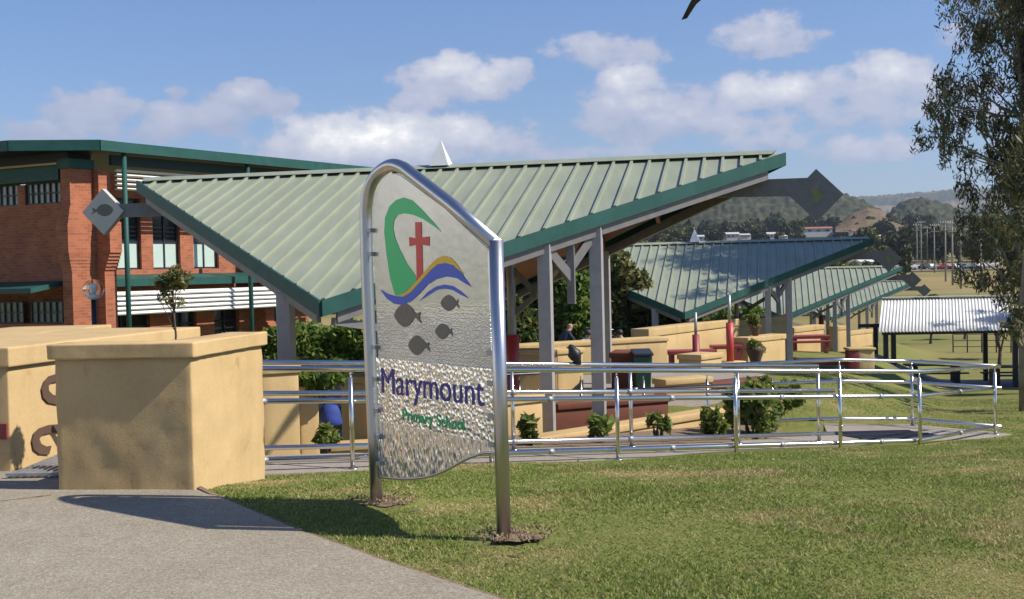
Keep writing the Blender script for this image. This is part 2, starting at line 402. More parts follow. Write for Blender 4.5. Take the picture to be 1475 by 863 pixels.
# ------------------------------------------------------------------ ground
def grid_sheet(name, xs, ys, zf, m, kind='structure'):
    Xg, Yg = np.meshgrid(xs, ys); Zg = zf(Xg, Yg)
    nx, ny = len(xs), len(ys)
    me = bpy.data.meshes.new(name); V = np.stack([Xg, Yg, Zg], -1).reshape(-1, 3)
    me.vertices.add(nx * ny); me.vertices.foreach_set('co', V.ravel())
    i = np.arange(nx - 1)[None, :] + nx * np.arange(ny - 1)[:, None]
    F = np.stack([i, i + 1, i + nx + 1, i + nx], -1).reshape(-1, 4)
    me.loops.add(F.size); me.polygons.add(len(F)); me.loops.foreach_set('vertex_index', F.ravel().astype(np.int32))
    me.polygons.foreach_set('loop_start', np.arange(0, F.size, 4, dtype=np.int32)); me.update(calc_edges=True)
    o = link(name, me, m, smooth=True); return tag(o, kind=kind)
tt = np.sinh(np.linspace(-7.2, 7.2, 261)) / np.sinh(7.2); gx = tt * 5000
gx = np.unique(np.concatenate([np.linspace(-14, 24, 96), gx[np.abs(gx - 5) > 20]]))
gy = np.concatenate([np.arange(-6, 70, .4), 70 * (9000 / 70) ** np.linspace(0, 1, 150)])
und = lambda x, y: .015 * np.sin(x * 1.3 + y * .7) * np.sin(y * 1.1 - x * .4)
lawn = grid_sheet('lawn', gx, gy, lambda x, y: Hn(x, y) + und(x, y) * (y < 60), M['lawn'])

def fill_poly(name, pts, zf, m, dz=.0, step=.4, th=0, kind='structure'):
    """flat-ish sheet draped on the ground inside a polygon of (x, y)"""
    bm = bmesh.new(); vs = [bm.verts.new((x, y, 0)) for x, y in pts]; f = bm.faces.new(vs)
    if f.normal.z < 0: f.normal_flip()
    xs = [p[0] for p in pts]; ys = [p[1] for p in pts]
    for k in np.arange(min(xs) + step, max(xs), step):
        bmesh.ops.bisect_plane(bm, geom=bm.verts[:] + bm.edges[:] + bm.faces[:], plane_co=(k, 0, 0), plane_no=(1, 0, 0))
    for k in np.arange(min(ys) + step, max(ys), step):
        bmesh.ops.bisect_plane(bm, geom=bm.verts[:] + bm.edges[:] + bm.faces[:], plane_co=(0, k, 0), plane_no=(0, 1, 0))
    if th:
        r = bmesh.ops.extrude_face_region(bm, geom=bm.faces[:])
        top = [v for v in r['geom'] if isinstance(v, bmesh.types.BMVert)]; tops = set(top)
        for v in bm.verts: v.co.z = zf(v.co.x, v.co.y) + dz + (0 if v in tops else -th)
    else:
        for v in bm.verts: v.co.z = zf(v.co.x, v.co.y) + dz
    bmesh.ops.recalc_face_normals(bm, faces=bm.faces[:])
    if not th:
        for f in bm.faces:
            if f.normal.z < 0: f.normal_flip()
    me = bpy.data.meshes.new(name); bm.to_mesh(me); bm.free()
    return tag(link(name, me, m), kind=kind)
edge_px = [(282, 703), (300, 712), (360, 738), (430, 768), (500, 793), (560, 815), (640, 841), (720, 868), (800, 900)]
edge = [gnd(x, y) for x, y in edge_px]
path_pts = [(p.x, p.y) for p in edge] + [(1.2, 4.2), (1.6, 2.0), (1.7, -3), (-12, -3), (-12, 12.5), (-3.0, 12.5), (-3.0, 10.2), (-2.52, 9.9)]
path_poly = path_pts[:]
fill_poly('path', path_pts, lambda x, y: max(H(x, y), -.02), M['path'], .022, .6, .08)
kb = MB()                                                   # thin soil gap where the path meets the turf
for a, b in zip(edge[:-1], edge[1:]):
    kb.bar((a.x + .012, a.y + .012, .004), (b.x + .012, b.y + .012, .004), .045, .02)
tag(kb.build('path_edge', M['soil'], uv=False), kind='structure')

jb = MB(); ja, jc = gnd(-120, 742), gnd(74, 716.5); jb.bar(ja + Vector((0, 0, .018)), jc + Vector((0, 0, .018)), .012, .012)
tag(jb.build('path_joint', M['soil'], uv=False), kind='structure')
# ramp and landing -------------------------------------------------
RA = Vector((-1.72, 12.06)); RU = Vector((2.91, 1.42)).normalized(); RN = Vector((-RU.y, RU.x))
def rp(t, w, dz=0.0):
    p = RA + RU * t + RN * w
    return Vector((p.x, p.y, rampz(p.x, p.y) + dz))
def rampz(x, y):
    t = (x - RA.x) * RU.x + (y - RA.y) * RU.y
    return -.325 - .062 * t
W_R = 1.05
C6 = RA + RU * 7.9                                         # bend of the outer railing
cor = Vector((7.42, 18.0)); far1 = Vector((6.35, 18.9)); far2 = Vector((5.1, 18.55))
ramp_pts = [RA + RU * -2.6 + RN * -.12, RA + RU * 7.95 + RN * -.14, cor + Vector((.16, -.02)), cor + Vector((.02, .16)), far1 + Vector((.05, .15)), far2 + Vector((-.2, .15)), far2 + Vector((-.5, -1.2)), RA + RU * 5.6 + RN * 1.2, RA + RU * -2.6 + RN * 1.2]
ramp_poly = [(p.x, p.y) for p in ramp_pts]
fill_poly('ramp', ramp_poly, rampz, M['ramp'], .03, .7, .22)

def inside(px, py, poly):
    px = np.asarray(px); py = np.asarray(py); r = np.zeros(px.shape, bool); n = len(poly)
    for i in range(n):
        x1, y1 = poly[i]; x2, y2 = poly[(i + 1) % n]
        c = ((y1 > py) != (y2 > py)) & (px < (x2 - x1) * (py - y1) / (y2 - y1 + 1e-12) + x1); r ^= c
    return r

# terrace paving under the pavilions
tp = MB()
def terr_z(x, y): return H(x, y)
fill_poly('terrace_paving', [(-16, 19.4), (-6, 19.4), (2.5, 19.4), (4.4, 21), (5.6, 26), (-16, 27)], terr_z, M['ramp'], .012, 1.0)

# ------------------------------------------------------------------ sign
P0 = gnd(543, 725); P1 = gnd(726, 775)
SU = (P1 - P0).normalized(); SN = Vector((SU.y, -SU.x, 0)).normalized()
if SN.y > 0: SN = -SN
def spt(px, py, off=0.0):
    r = ray(px, py); o = Vector((0, 0, E)); k = (P0 - o).dot(SN) / r.dot(SN); return o + r * k + SN * off
sign = empty('school_sign', P0, 'tall school sign of hammered metal in a bent steel tube frame on the lawn', 'sign')
R_T = .046
curve = [(531, 275), (541, 254), (556, 241), (569, 238), (583, 243)]
pl = [spt(543.5, 731), spt(538, 620), spt(533, 500), spt(528.5, 390), spt(527, 320)]
pl[0] = Vector((P0.x, P0.y, -.1))
cv = [spt(*c) for c in [(527, 300)] + curve]
# smooth the bend
def catmull(P, n=5):
    out = []; P = [P[0]] + P + [P[-1]]
    for i in range(1, len(P) - 2):
        for k in range(n):
            t = k / n; a, b, c, d = P[i - 1], P[i], P[i + 1], P[i + 2]
            out.append(.5 * ((2 * b) + (-a + c) * t + (2 * a - 5 * b + 4 * c - d) * t * t + (-a + 3 * b - 3 * c + d) * t ** 3))
    out.append(P[-2]); return out
topR = spt(714.5, 352)
tubeL = pl + catmull(cv)[0:] + [spt(650, 295), topR]
f1 = MB().tube(tubeL, R_T, 20).build('frame', M['signtube'], sign, uv=False)
rp0 = Vector((P1.x, P1.y, -.1)); rtop = spt(714.5, 346)
f2 = MB().tube([rp0, rp0.lerp(rtop, .5), rtop], R_T, 20).build('post', M['signtube'], sign, uv=False)
def signprism(pxs, off, th):
    mb = MB(); mb.prism([spt(x, y, off) for x, y in pxs], SN * th); return mb
def sign_uv(o):
    lay = o.data.uv_layers[0].data
    for l in o.data.loops:
        co = o.data.vertices[l.vertex_index].co; lay[l.index].uv = (co.dot(SU), co.z)
def tri(o):
    bm = bmesh.new(); bm.from_mesh(o.data); bmesh.ops.triangulate(bm, faces=[f for f in bm.faces if len(f.verts) > 4]); bm.to_mesh(o.data); bm.free()
top_poly = [(545, 515), (541, 420), (537, 330), (536, 300), (541, 276), (552, 256), (566, 250), (578, 254), (640, 300), (702, 358), (705, 440), (709, 531)]
o = signprism(top_poly, -.012, .012).build('panel', M['hammer_top'], sign); sign_uv(o); tri(o)
PANEL = o
o = signprism([(543, 515), (711, 531.5), (711, 638), (547, 606)], -.004, .012).build('name_plate', M['hammer_name'], sign); sign_uv(o); NAMEPL = o
low = [(546, 607), (711, 639), (712, 652), (700, 651), (688, 654), (670, 661), (652, 671), (634, 680), (615, 686), (590, 689), (565, 688), (536, 684), (543, 650)]
o = signprism(low, -.012, .012).build('skirt_panel', M['hammer_low'], sign); sign_uv(o); tri(o)
rim = MB().tube(catmull([spt(x, y, -.006) for x, y in [(536, 685), (565, 689), (590, 690), (615, 687), (634, 681), (652, 672), (670, 662), (688, 655), (700, 652), (713, 653)]], 3), .011, 8)
rim.build('rim', M['signtube'], sign, uv=False)
for y in (332, 366, 500, 546, 591, 629, 667):
    x = 527 + 16 * (y - 330) / 395 + 9
    MB().box(spt(x, y, .005), (.05, .05, .03), SU, SN * -1).build('bracket', M['galv'], sign, uv=False)
for y in (508, 552, 600, 640):
    MB().box(spt(708 + (y - 508) * .02, y, .0), (.06, .04, .035), SU, SN * -1).build('bracket', M['galv'], sign, uv=False)
s1 = lambda L: [(520 + x / 3.318, 220 + y / 3.318) for x, y in L]
swoosh = s1([(165, 683), (140, 600), (122, 480), (112, 380), (116, 310), (138, 255), (168, 226), (205, 214), (245, 228), (290, 270), (340, 325), (385, 378), (340, 345), (300, 318), (250, 297), (205, 290), (175, 298), (158, 325), (155, 365), (165, 410), (190, 470), (220, 530), (262, 590), (267, 608), (235, 643), (200, 678)])
cross = s1([(260, 332), (290, 332), (291, 405), (328, 400), (328, 446), (293, 440), (297, 590), (268, 612), (264, 440), (233, 448), (231, 403), (262, 408)])
yel = s1([(167, 684), (205, 674), (245, 640), (290, 588), (335, 533), (368, 503), (400, 492), (432, 502), (462, 537), (492, 582), (470, 562), (440, 536), (405, 525), (370, 531), (335, 561), (290, 611), (240, 666), (205, 687)])
blu = s1([(95, 655), (130, 675), (170, 686), (205, 688), (240, 668), (290, 613), (335, 563), (370, 533), (405, 527), (440, 538), (475, 567), (527, 640), (500, 625), (460, 600), (410, 592), (360, 605), (320, 630), (280, 675), (240, 710), (200, 727), (160, 722), (125, 697)])
blu2 = s1([(282, 708), (320, 665), (360, 640), (400, 630), (440, 637), (475, 660), (515, 695), (480, 680), (440, 657), (405, 650), (365, 655), (325, 680)])
emb = signprism(swoosh, .0, .003).build('emblem', M['signgreen'], PANEL); tri(emb)
for nm, pts, m, of in (('cross', cross, 'signred', .0035), ('swirl', yel, 'signyellow', .004), ('wave', blu, 'signblue', .0045), ('wave', blu2, 'signblue', .0035)):
    oo = signprism(pts, 0, of).build(nm, M[m], PANEL); tri(oo)
s2 = lambda x, y: (520 + x / 2.877, 400 + y / 2.877)
for (x, y, w, h, tx, ty, tw) in ((182, 155, 43, 50, 252, 166, 24), (363, 105, 32, 34, 408, 108, 18), (338, 222, 30, 33, 382, 226, 17), (232, 280, 35, 41, 288, 287, 20)):
    P = []
    for k in range(28):
        a = 2 * math.pi * k / 28; c, s_ = math.cos(a), math.sin(a); e = 1.35
        P.append(s2(x + w * math.copysign(abs(c) ** e, c) * (1.0 if c < 0 else 1.05), y + h * math.copysign(abs(s_) ** e, s_)))
    mb = signprism(P, 0, .004)
    mb.prism([spt(*s2(*q)) for q in ((x + w * .8, y), (tx - 4, ty - tw), (tx - tw * .35, ty), (tx, ty + tw))], SN * .0038)
    oo = mb.build('fish', M['signgrey'], PANEL); tri(oo)
def text_on(body, a, b, capx, m, name, parent, off, weight=0.0):
    """lettering stretched between the two baseline points a and b, capital height cap"""
    cu = bpy.data.curves.new(name, 'FONT'); cu.body = body; cu.size = 1; cu.extrude = 0; cu.offset = weight
    tmp = bpy.data.objects.new(name, cu); COL.objects.link(tmp); bpy.context.view_layer.update()
    me = bpy.data.meshes.new_from_object(tmp.evaluated_get(bpy.context.evaluated_depsgraph_get())); bpy.data.objects.remove(tmp)
    xs = [v.co.x for v in me.vertices]; x0, x1 = min(xs), max(xs); og = origin(parent)
    L = (b - a).length; d = (b - a).normalized(); caph = .70
    for v in me.vertices:
        v.co = a + d * ((v.co.x - x0) / (x1 - x0) * L) + Vector((0, 0, 1)) * (v.co.y / caph * capx) + SN * off - og
    o = link(name, me, m, parent)
    sd = o.modifiers.new('thick', 'SOLIDIFY'); sd.thickness = .002; sd.offset = 1
    return o
text_on('Marymount', spt(551.5, 565.5), spt(699, 585), .187, M['signindigo'], 'lettering', NAMEPL, .0095)
text_on('Primary', spt(581.5, 604.5), spt(625.5, 612.2), .08, M['signgreen'], 'lettering', NAMEPL, .0095, .014)
text_on('School', spt(630.5, 613.1), spt(670.5, 620), .08, M['signgreen'], 'lettering', NAMEPL, .0095, .014)
for P in (P0, P1):                                           # bare soil round the posts
    pts = []
    for k in range(22):
        a = 2 * math.pi * k / 22; r = random.uniform(.10, .20); pts.append((P.x + .06 + 1.15 * r * math.cos(a), P.y - .02 + r * math.sin(a)))
    fill_poly('soil', pts, H, M['soil'], .014, .1)
sd = []
for P in (P0, P1):
    for k in range(420):
        a = random.uniform(0, 6.28); r = .24 * random.random() ** .6; sd.append((P.x + .05 + 1.2 * r * math.cos(a), P.y - .02 + r * math.sin(a), .028 + random.random() * .02))
mulch = leaves_obj('mulch', sd, .011, plain('mulch_chips', (.40, .29, .17), (.14, .09, .05), 80, 1), None, 2.4)
tag(mulch, 'brown chips and dead grass round the feet of the sign posts', 'mulch', kind='stuff')

# ------------------------------------------------------------------ masonry
def rough_block(name, corners, z0, z1, m, parent=None, amp=.008, cuts=10, seed=0, bev=.02):
    """upright prism with lumpy hand-trowelled faces; corners as (x, y) anticlockwise"""
    bm = bmesh.new(); n = len(corners)
    zb = z0 if isinstance(z0, (list, tuple)) else [z0] * n
    lo = [bm.verts.new((c[0], c[1], zb[i])) for i, c in enumerate(corners)]; hi = [bm.verts.new((c[0], c[1], z1)) for c in corners]
    bm.faces.new(lo[::-1]); bm.faces.new(hi)
    for i in range(n): bm.faces.new((lo[i], lo[(i + 1) % n], hi[(i + 1) % n], hi[i]))
    bmesh.ops.recalc_face_normals(bm, faces=bm.faces[:])
    bmesh.ops.bevel(bm, geom=bm.edges[:], offset=bev, segments=2, profile=.5, affect='EDGES')
    if cuts:
        bmesh.ops.subdivide_edges(bm, edges=[e for e in bm.edges if e.calc_length() > .1], cuts=cuts, use_grid_fill=True)
        bm.normal_update()
        for v in bm.verts:
            p = v.co * 5 + Vector((seed, seed * 1.7, 0)); q = v.co * 14 + Vector((seed, 0, seed))
            v.co += v.normal * (mnoise.noise(p) * amp + mnoise.noise(q) * amp * .45)
    og = origin(parent) if parent else Vector((0, 0, 0))
    for v in bm.verts: v.co -= og
    me = bpy.data.meshes.new(name); bm.to_mesh(me); bm.free()
    return link(name, me, m, parent, smooth=True)
def grow(corners, d):
    c = Vector((sum(p[0] for p in corners) / len(corners), sum(p[1] for p in corners) / len(corners))); n = len(corners); out = []
    for i in range(n):
        p = Vector(corners[i][:2]); a = (Vector(corners[i][:2]) - Vector(corners[i - 1][:2])).normalized(); b = (Vector(corners[(i + 1) % n][:2]) - p).normalized()
        na = Vector((a.y, -a.x)); nb = Vector((b.y, -b.x)); k = (na + nb) / (1 + na.dot(nb)); out.append((p + k * d)[:])
    return out
def capped_wall(name, corners, z0, z1, caph, label, cat='wall', group=None, over=.05, m='tan', amp=.003, cuts=6, seed=0):
    c = Vector((sum(p[0] for p in corners) / len(corners), sum(p[1] for p in corners) / len(corners), z0 if not isinstance(z0, (list, tuple)) else min(z0)))
    t = empty(name, c, label, cat, group)
    rough_block('wall_body', corners, z0, z1 - caph + .01, M[m], t, amp, cuts, seed, .014)
    rough_block('coping', grow(corners, over), z1 - caph, z1, M[m], t, amp * .5, cuts, seed + 3, .012)
    return t
# the planter with the shaded, lumpy face
Bl = gnd(84, 706.0); Br = gnd(280.5, 706.2); ydir = Vector((.24, 1.42)).normalized(); wdir = Vector((-.05, -.02))
b0, b1 = Vector((Bl.x, Bl.y)), Vector((Br.x, Br.y)); b2 = b1 + ydir * 1.52; b3 = b0 + ydir * 1.52
th_ = .28; fx = (b1 - b0).normalized(); lsh = [b0[:], b1[:], b2[:], (b2 - fx * th_)[:], (b1 - fx * th_ + ydir * th_)[:], (b0 + ydir * th_)[:]]
t = capped_wall('planter_box', lsh, -.35, 1.19, .125, 'tan rendered corner wall of a planting bed, its front shaded and lumpy, beside the lawn', 'planter', over=.042, amp=.010, cuts=26, seed=4)
rough_block('earth_bed', [(b0 + fx * .02 + ydir * (th_ + .02))[:], (b1 - fx * (th_ + .02) + ydir * (th_ + .02))[:], (b2 - fx * (th_ + .02))[:], (b3 + fx * .02)[:]], -.2, .42, M['soil'], t, .01, 8, 2)
pc = (b0 + b1 + b2 + b3) / 4
for q, (dx, dy) in enumerate(((-.2, .0), (.12, .25))):
    bush('succulent', (pc.x + dx, pc.y + dy, .42), (.16, .16, .36), 500, .035, L_dark, ('low dark plant at the left of the tan planter top' if q == 0 else 'low dark plant further back in the tan planter top'), 'plant', 'low plants in the tan planter', 5, 3, 3.0, .4)
tb = at(252, 484, 10.35); tb.z = .44
tr = empty('young_tree', tb, 'thin young tree with a small round crown growing in the tan planter', 'tree')
s = MB(); topp = at(249, 418, 10.35); limb_mb(s, tb - Vector((0, 0, .05)), topp, .013, .008, .02, 6, 6)
for k in range(7): limb_mb(s, tb.lerp(topp, .7 + .04 * k), topp + Vector((random.uniform(-.13, .13), random.uniform(-.13, .13), random.uniform(-.05, .17))), .005, .002, .05, 3, 4)
s.build('trunk', M['trunk'], tr, uv=False)
cc = at(246, 405, 10.35)
pts = np.concatenate([crown_points(cc, (.155, .15, .14), 900, 14), clump(at(255, 436, 10.35), (.08, .08, .05), 60), clump(at(238, 430, 10.35), (.07, .07, .06), 60)])
leaves_obj('crown', pts, .019, L_olive, tr, 3.0, .1)
# long scroll wall
W0 = gnd(16, 679); W0 = Vector((W0.x, W0.y)); wd = Vector((.22, .975)).normalized(); wn = Vector((wd.y, -wd.x))
wc = [(W0 - wn * 2.2)[:], W0[:], (W0 + wd * 3.5)[:], (W0 + wd * 3.5 - wn * 2.2)[:]]
scw = capped_wall('scroll_wall', wc, -.3, 1.12, .18, 'long tan wall with brown scroll shapes and a red band, beside the grate', 'wall', over=.05, cuts=12, seed=9)
def wallpt(px, py, off=0.0):
    r = ray(px, py); o = Vector((0, 0, E)); n3 = Vector((wn.x, wn.y, 0)); k = (Vector((W0.x, W0.y, 0)) - o).dot(n3) / r.dot(n3); return o + r * k + n3 * off
s5 = lambda L: [(x / 3.595, 460 + y / 3.595) for x, y in L]
for L in ([(330, 280), (285, 284), (250, 295), (222, 325), (208, 365), (215, 405), (240, 432), (280, 440), (330, 438), (330, 400), (295, 400), (265, 390), (245, 370), (243, 345), (258, 328), (290, 322), (330, 320)],
          [(340, 540), (250, 547), (200, 565), (168, 595), (157, 635), (165, 675), (195, 697), (245, 700), (258, 655), (235, 660), (205, 645), (195, 620), (210, 598), (250, 588), (340, 583)]):
    mb = MB(); mb.prism([wallpt(x, y, -.02) for x, y in s5(L)], Vector((wn.x, wn.y, 0)) * .04); tri(mb.build('scroll', M['scroll'], scw))
fr = Vector((-wd.x, -wd.y, 0))
MB().box(Vector((W0.x, W0.y, .36)) - Vector((wn.x, wn.y, 0)) * 1.1 + fr * .004, (2.16, .03, .14), (wn.x, wn.y, 0)).build('red_band', M['redbench'], scw)
capped_wall('back_wall', [(-6.6, 13.2), (-5.36, 13.2), (-5.3, 15.4), (-6.5, 15.4)], -.4, 1.12, .16, 'short tan wall peeping over the scroll wall at the photo edge', 'wall', cuts=4, seed=12)
# slotted drain grate in the alley
gr = empty('drain_grate', (-3.95, 10.9, .02), 'slotted steel drain grate in the path between planter and scroll wall', 'grate')
s = MB()
for k in range(16): s.box((-4.38 + k * .062, 10.72, .033), (.03, 1.0, .02), (1, 0, 0))
s.build('bars', M['galv'], gr, uv=False)
s = MB()
for y in (10.2, 11.24): MB().box((-3.92, y, .034), (1.0, .04, .024)).build('frame_bar', M['galv'], gr, uv=False)

# ------------------------------------------------------------------ railings
RH, RM, RB = 1.03, .70, .11
def railing(label, line, posts, offs=(0, 0), rails=(RH, RM, RB), ends=None):
    """line: list of ground points (Vector), posts: list of ground points"""
    t = empty('ramp_railing', posts[0], label, 'railing', 'stainless steel ramp railings')
    for p in posts:
        mb = MB().tube([p + Vector((0, 0, -.05)), p + Vector((0, 0, rails[0] - .085))], .024, 14)
        mb.tube([p + Vector((0, 0, rails[0] - .09)), p + Vector((0, 0, rails[0] - .02))], .010, 8)
        for h in rails[1:]: mb.tube([p + Vector((0, 0, h)), p + Vector((0, 0, h)) + sidev * .06], .012, 8)
        mb.lathe(p + Vector((0, 0, -.002)), [(.024, 0), (.055, 0), (.055, .012), (.026, .016), (.024, .014)], 14)
        mb.build('post', M['stainless'], t, uv=False)
    for i, h in enumerate(rails):
        o_ = sidev * (.0 if i == 0 else .062)
        P = []
        for q in line:
            P.append(q + Vector((0, 0, h)) + o_)
        e = ends[i] if ends else 0
        if e: P[-1] = P[-1] + (P[-1] - P[-2]).normalized() * e
        # rounded bend corners
        Q = [P[0]]
        for k in range(1, len(P) - 1):
            a = (P[k - 1] - P[k]).normalized(); b = (P[k + 1] - P[k]).normalized()
            for w in (.0, .25, .5, .75, 1): Q.append(((P[k] + a * .12 * (1 - w)) + (P[k] + b * .12 * w)) * 1.0 if False else (P[k] + a * .12 * (1 - w) ** 2 + b * .12 * w ** 2))
        Q.append(P[-1])
        MB().tube(Q,   .028, 16).build('handrail', M['stainless'], t, uv=False)
        for k in range(len(Q) // 1 - 1):                       # coupling sleeves every few metres
            a, b = Q[k], Q[k + 1]; L = (b - a).length
            if L > 1.0 and i > 0:
                for d in np.arange(1.45, L - .1, 1.62):
                    c = a.lerp(b, d / L); u = (b - a).normalized()
                    MB().tube([c - u * .035, c + u * .035], .034, 12).build('sleeve', M['galv'], t, uv=False)
    return t
def g3(p): return Vector((p.x, p.y, rampz(p.x, p.y) + .03))
sidev = Vector((RN.x, RN.y, 0))
pf = [g3(RA + RU * t_) for t_ in (-1.45, .05, 1.62, 3.22, 4.88, 6.50, 7.85)]
railing('front steel handrail of the ramp beside the lawn, bending at its right end', [g3(RA + RU * -2.3), g3(C6), g3(cor)], pf + [g3(cor - (cor - C6).normalized() * .22)])
sidev = -Vector((RN.x, RN.y, 0))
pr = [g3(RA + RU * t_ + RN * W_R) for t_ in (-.9, .75, 2.4, 4.05, 5.7, 7.05)]
railing('inner steel handrail on the far side of the ramp, ending in free tips', [g3(RA + RU * -2.3 + RN * W_R), g3(RA + RU * 7.05 + RN * W_R)], pr, ends=(0, .22, .2))
sidev = Vector((0, -1, 0))
back = [g3(cor), g3(far1), g3(far2)]
Bq = Vector((-.8, 19.5))
def low(p): return Vector((p.x, p.y, -1.06))
railing('outer steel handrail round the ramp landing and along its return run', [g3(cor), g3(far1), g3(far2), low(Bq)], [g3(far1 - Vector((0, .1))), g3(far2 - Vector((0, .1)))] + [low(far2.lerp(Bq, k)) for k in (.17, .34, .51, .68, .85)])
lane = [(5.0, 17.7), (5.1, 18.75), (-2.2, 19.9), (-2.2, 18.9)]
fill_poly('ramp', lane, lambda x, y: -1.09, M['ramp'], .0, .8, .25)
bed = [RA + RU * .6 + RN * 1.24, RA + RU * 5.4 + RN * 1.24, Vector((4.1, 18.2)), Vector((3.2, 18.4)), Vector((.2, 16.2))]
fill_poly('garden_bed', [(p.x, p.y) for p in bed], lambda x, y: rampz(x, y), M['soil'], .0, .5, .3)
# dark bars drawn in place of the mesh shadow on the landing
gx0 = Vector((5.6, 16.9)); gq = empty('landing_shadow_bars', (5.8, 17.0, rampz(5.8, 17.0)), 'dark bars standing in for the mesh shadow on the ramp landing', 'grate')
s = MB()
for k in range(22):
    a = gx0 + RU * (k * .075 - .8) ; b = a + RN * .75
    s.bar((a.x, a.y, rampz(a.x, a.y) + .036), (b.x, b.y, rampz(b.x, b.y) + .036), .022, .014)
s.build('bars', M['dark'], gq, uv=False)
s = MB()
for w in (0, .37, .75):
    a = gx0 + RU * -.84 + RN * w; b = gx0 + RU * .82 + RN * w
    s.bar((a.x, a.y, rampz(a.x, a.y) + .04), (b.x, b.y, rampz(b.x, b.y) + .04), .03, .02)
s.build('frame', M['dark'], gq, uv=False)

# ------------------------------------------------------------------ pavilions
PM = Vector((-1.18, 20.75)); PU = Vector((11.44, -2.5)).normalized(); PF = Vector((PU.y, -PU.x))
if PF.y > 0: PF = -PF
HA = 5.86; ZR = E + 1.81; SL = 2.16 / HA; FL = -.62
def pv(s, d, z): p = PM + PU * s + PF * d; return Vector((p.x, p.y, z))   # s along ridge, d towards viewer
def slz(d): return ZR - SL * abs(d)
pav = empty('pavilion', pv(0, 0, FL), 'nearest sage green pavilion roof on grey columns behind the school sign', 'pavilion', 'green roofed pavilions')
PU3, PF3 = Vector((PU.x, PU.y, 0)), Vector((PF.x, PF.y, 0))
for sg, nm in ((1, 'roof_sheet'), (-1, 'roof_sheet')):
    s = MB(); d3 = PF3 * sg
    nrm = (Vector((0, 0, 1)) + d3 * SL).normalized(); dn = (d3 - Vector((0, 0, SL))).normalized()
    A, B, C = pv(-HA, 0, ZR), pv(HA, 0, ZR), pv(0, HA * sg, slz(HA))
    s.prism([A, B, C], nrm * .012)
    k = -HA + .16
    while k < HA - .1:
        dm = (HA - abs(k))
        if dm > .12:
            a = pv(k, .10 * sg, slz(.10)) + nrm * .034; b = pv(k, (dm + .02) * sg, slz(dm + .02)) + nrm * .034
            s.bar(a, b, .042, .042, nrm)
        k += .302
    s.build(nm, M['roof'], pav, uv=False)
s = MB()
for sg in (1, -1):
    d3 = PF3 * sg; nrm = (Vector((0, 0, 1)) + d3 * SL).normalized()
    a, b = pv(-HA + .12, 0, ZR) , pv(HA - .12, 0, ZR)
    up = Vector((0, 0, .075)); q = [a + up, b + up, pv(HA - .22, .17 * sg, slz(.17)) + nrm * .062, pv(-HA + .22, .17 * sg, slz(.17)) + nrm * .062]
    s.prism(q, nrm * .006)
s.build('ridge_cap', M['roof'], pav, uv=False)
Lp, Rp, Cp, Dp = pv(-HA, 0, ZR), pv(HA, 0, ZR), pv(0, HA, slz(HA)), pv(0, -HA, slz(HA))
def edge_board(a, b, inset, z_top, h, w, trim0=0, trim1=0):
    d = (b - a).normalized(); a2 = a + d * trim0; b2 = b - d * trim1
    out = Vector((d.y, -d.x, 0)).normalized(); mid = (a + b) / 2 - pv(0, 0, ZR); mid.z = 0
    if out.dot(mid) < 0: out = -out
    o_ = out * (-inset)
    return MB().prism([a2 + o_ + Vector((0, 0, z_top)), b2 + o_ + Vector((0, 0, z_top)), b2 + o_ + Vector((0, 0, z_top - h)), a2 + o_ + Vector((0, 0, z_top - h))], out * w)
for a, b in ((Cp, Rp), (Cp, Lp), (Dp, Rp), (Dp, Lp)):
    edge_board(a, b, 0, .03, .21, .035).build('fascia', M['teal'], pav, uv=False)
    edge_board(a, b, .10, -.16, .17, .06, .25, .35).build('edge_beam', M['edge_steel'], pav, uv=False)
s = MB()
for sg in (1, -1):
    s.prism([pv(-HA + .35, 0, ZR - .10), pv(HA - .35, 0, ZR - .10), pv(0, (HA - .35) * sg, slz(HA - .35) - .10)], Vector((0, 0, -.02)))
s.build('soffit', M['soffit'], pav, uv=False)
s = MB()
for k in np.arange(-4.8, 4.9, 1.2):
    dm = HA - abs(k) - .35
    for sg in (1, -1): s.bar(pv(k, 0, ZR - .22), pv(k, dm * sg, slz(dm) - .22), .07, .16)
s.build('rafter', M['soffit'], pav, uv=False)
RBs = MB().bar(pv(-HA + .5, 0, ZR - .36), pv(HA - .5, 0, ZR - .36), .14, .26); RBs.build('ridge_beam', M['soffit'], pav, uv=False)
# cone vent
vz = ZR + .05; s = MB(); vb = .17
v4 = [pv(-vb, -vb, vz), pv(vb, -vb, vz), pv(vb, vb, vz), pv(-vb, vb, vz)]; s.add(v4 + [pv(0, 0, vz + .46)], [(3, 2, 1, 0), (0, 1, 4), (1, 2, 4), (2, 3, 4), (3, 0, 4)])
s.build('vent_pyramid', M['white'], pav, uv=False)
# ridge arms with diamond end plates
def diamond(cs, zc, r, hole, bold):
    t = .05 if not bold else .13
    a = [pv(cs - r, 0, zc), pv(cs, 0, zc - r), pv(cs + r, 0, zc), pv(cs, 0, zc + r)]
    s = MB()
    if hole:
        h = hole; b = [pv(cs - h, 0, zc), pv(cs, 0, zc - h), pv(cs + h, 0, zc), pv(cs, 0, zc + h)]
        off = PF3 * (t / 2)
        vs = [v + off for v in a] + [v + off for v in b] + [v - off for v in a] + [v - off for v in b]
        fs = []
        for i in range(4):
            j = (i + 1) % 4
            fs += [(i, j, 4 + j, 4 + i), (8 + i, 12 + i, 12 + j, 8 + j), (i, 8 + i, 8 + j, j), (4 + i, 4 + j, 12 + j, 12 + i)]
        s.add(vs, fs)
    else: s.prism([v + PF3 * (t / 2) for v in a], -PF3 * t)
    return s
zc = ZR - .53
dm_ = diamond(HA + .50, zc - .16, .43, .135, False); arm = MB()
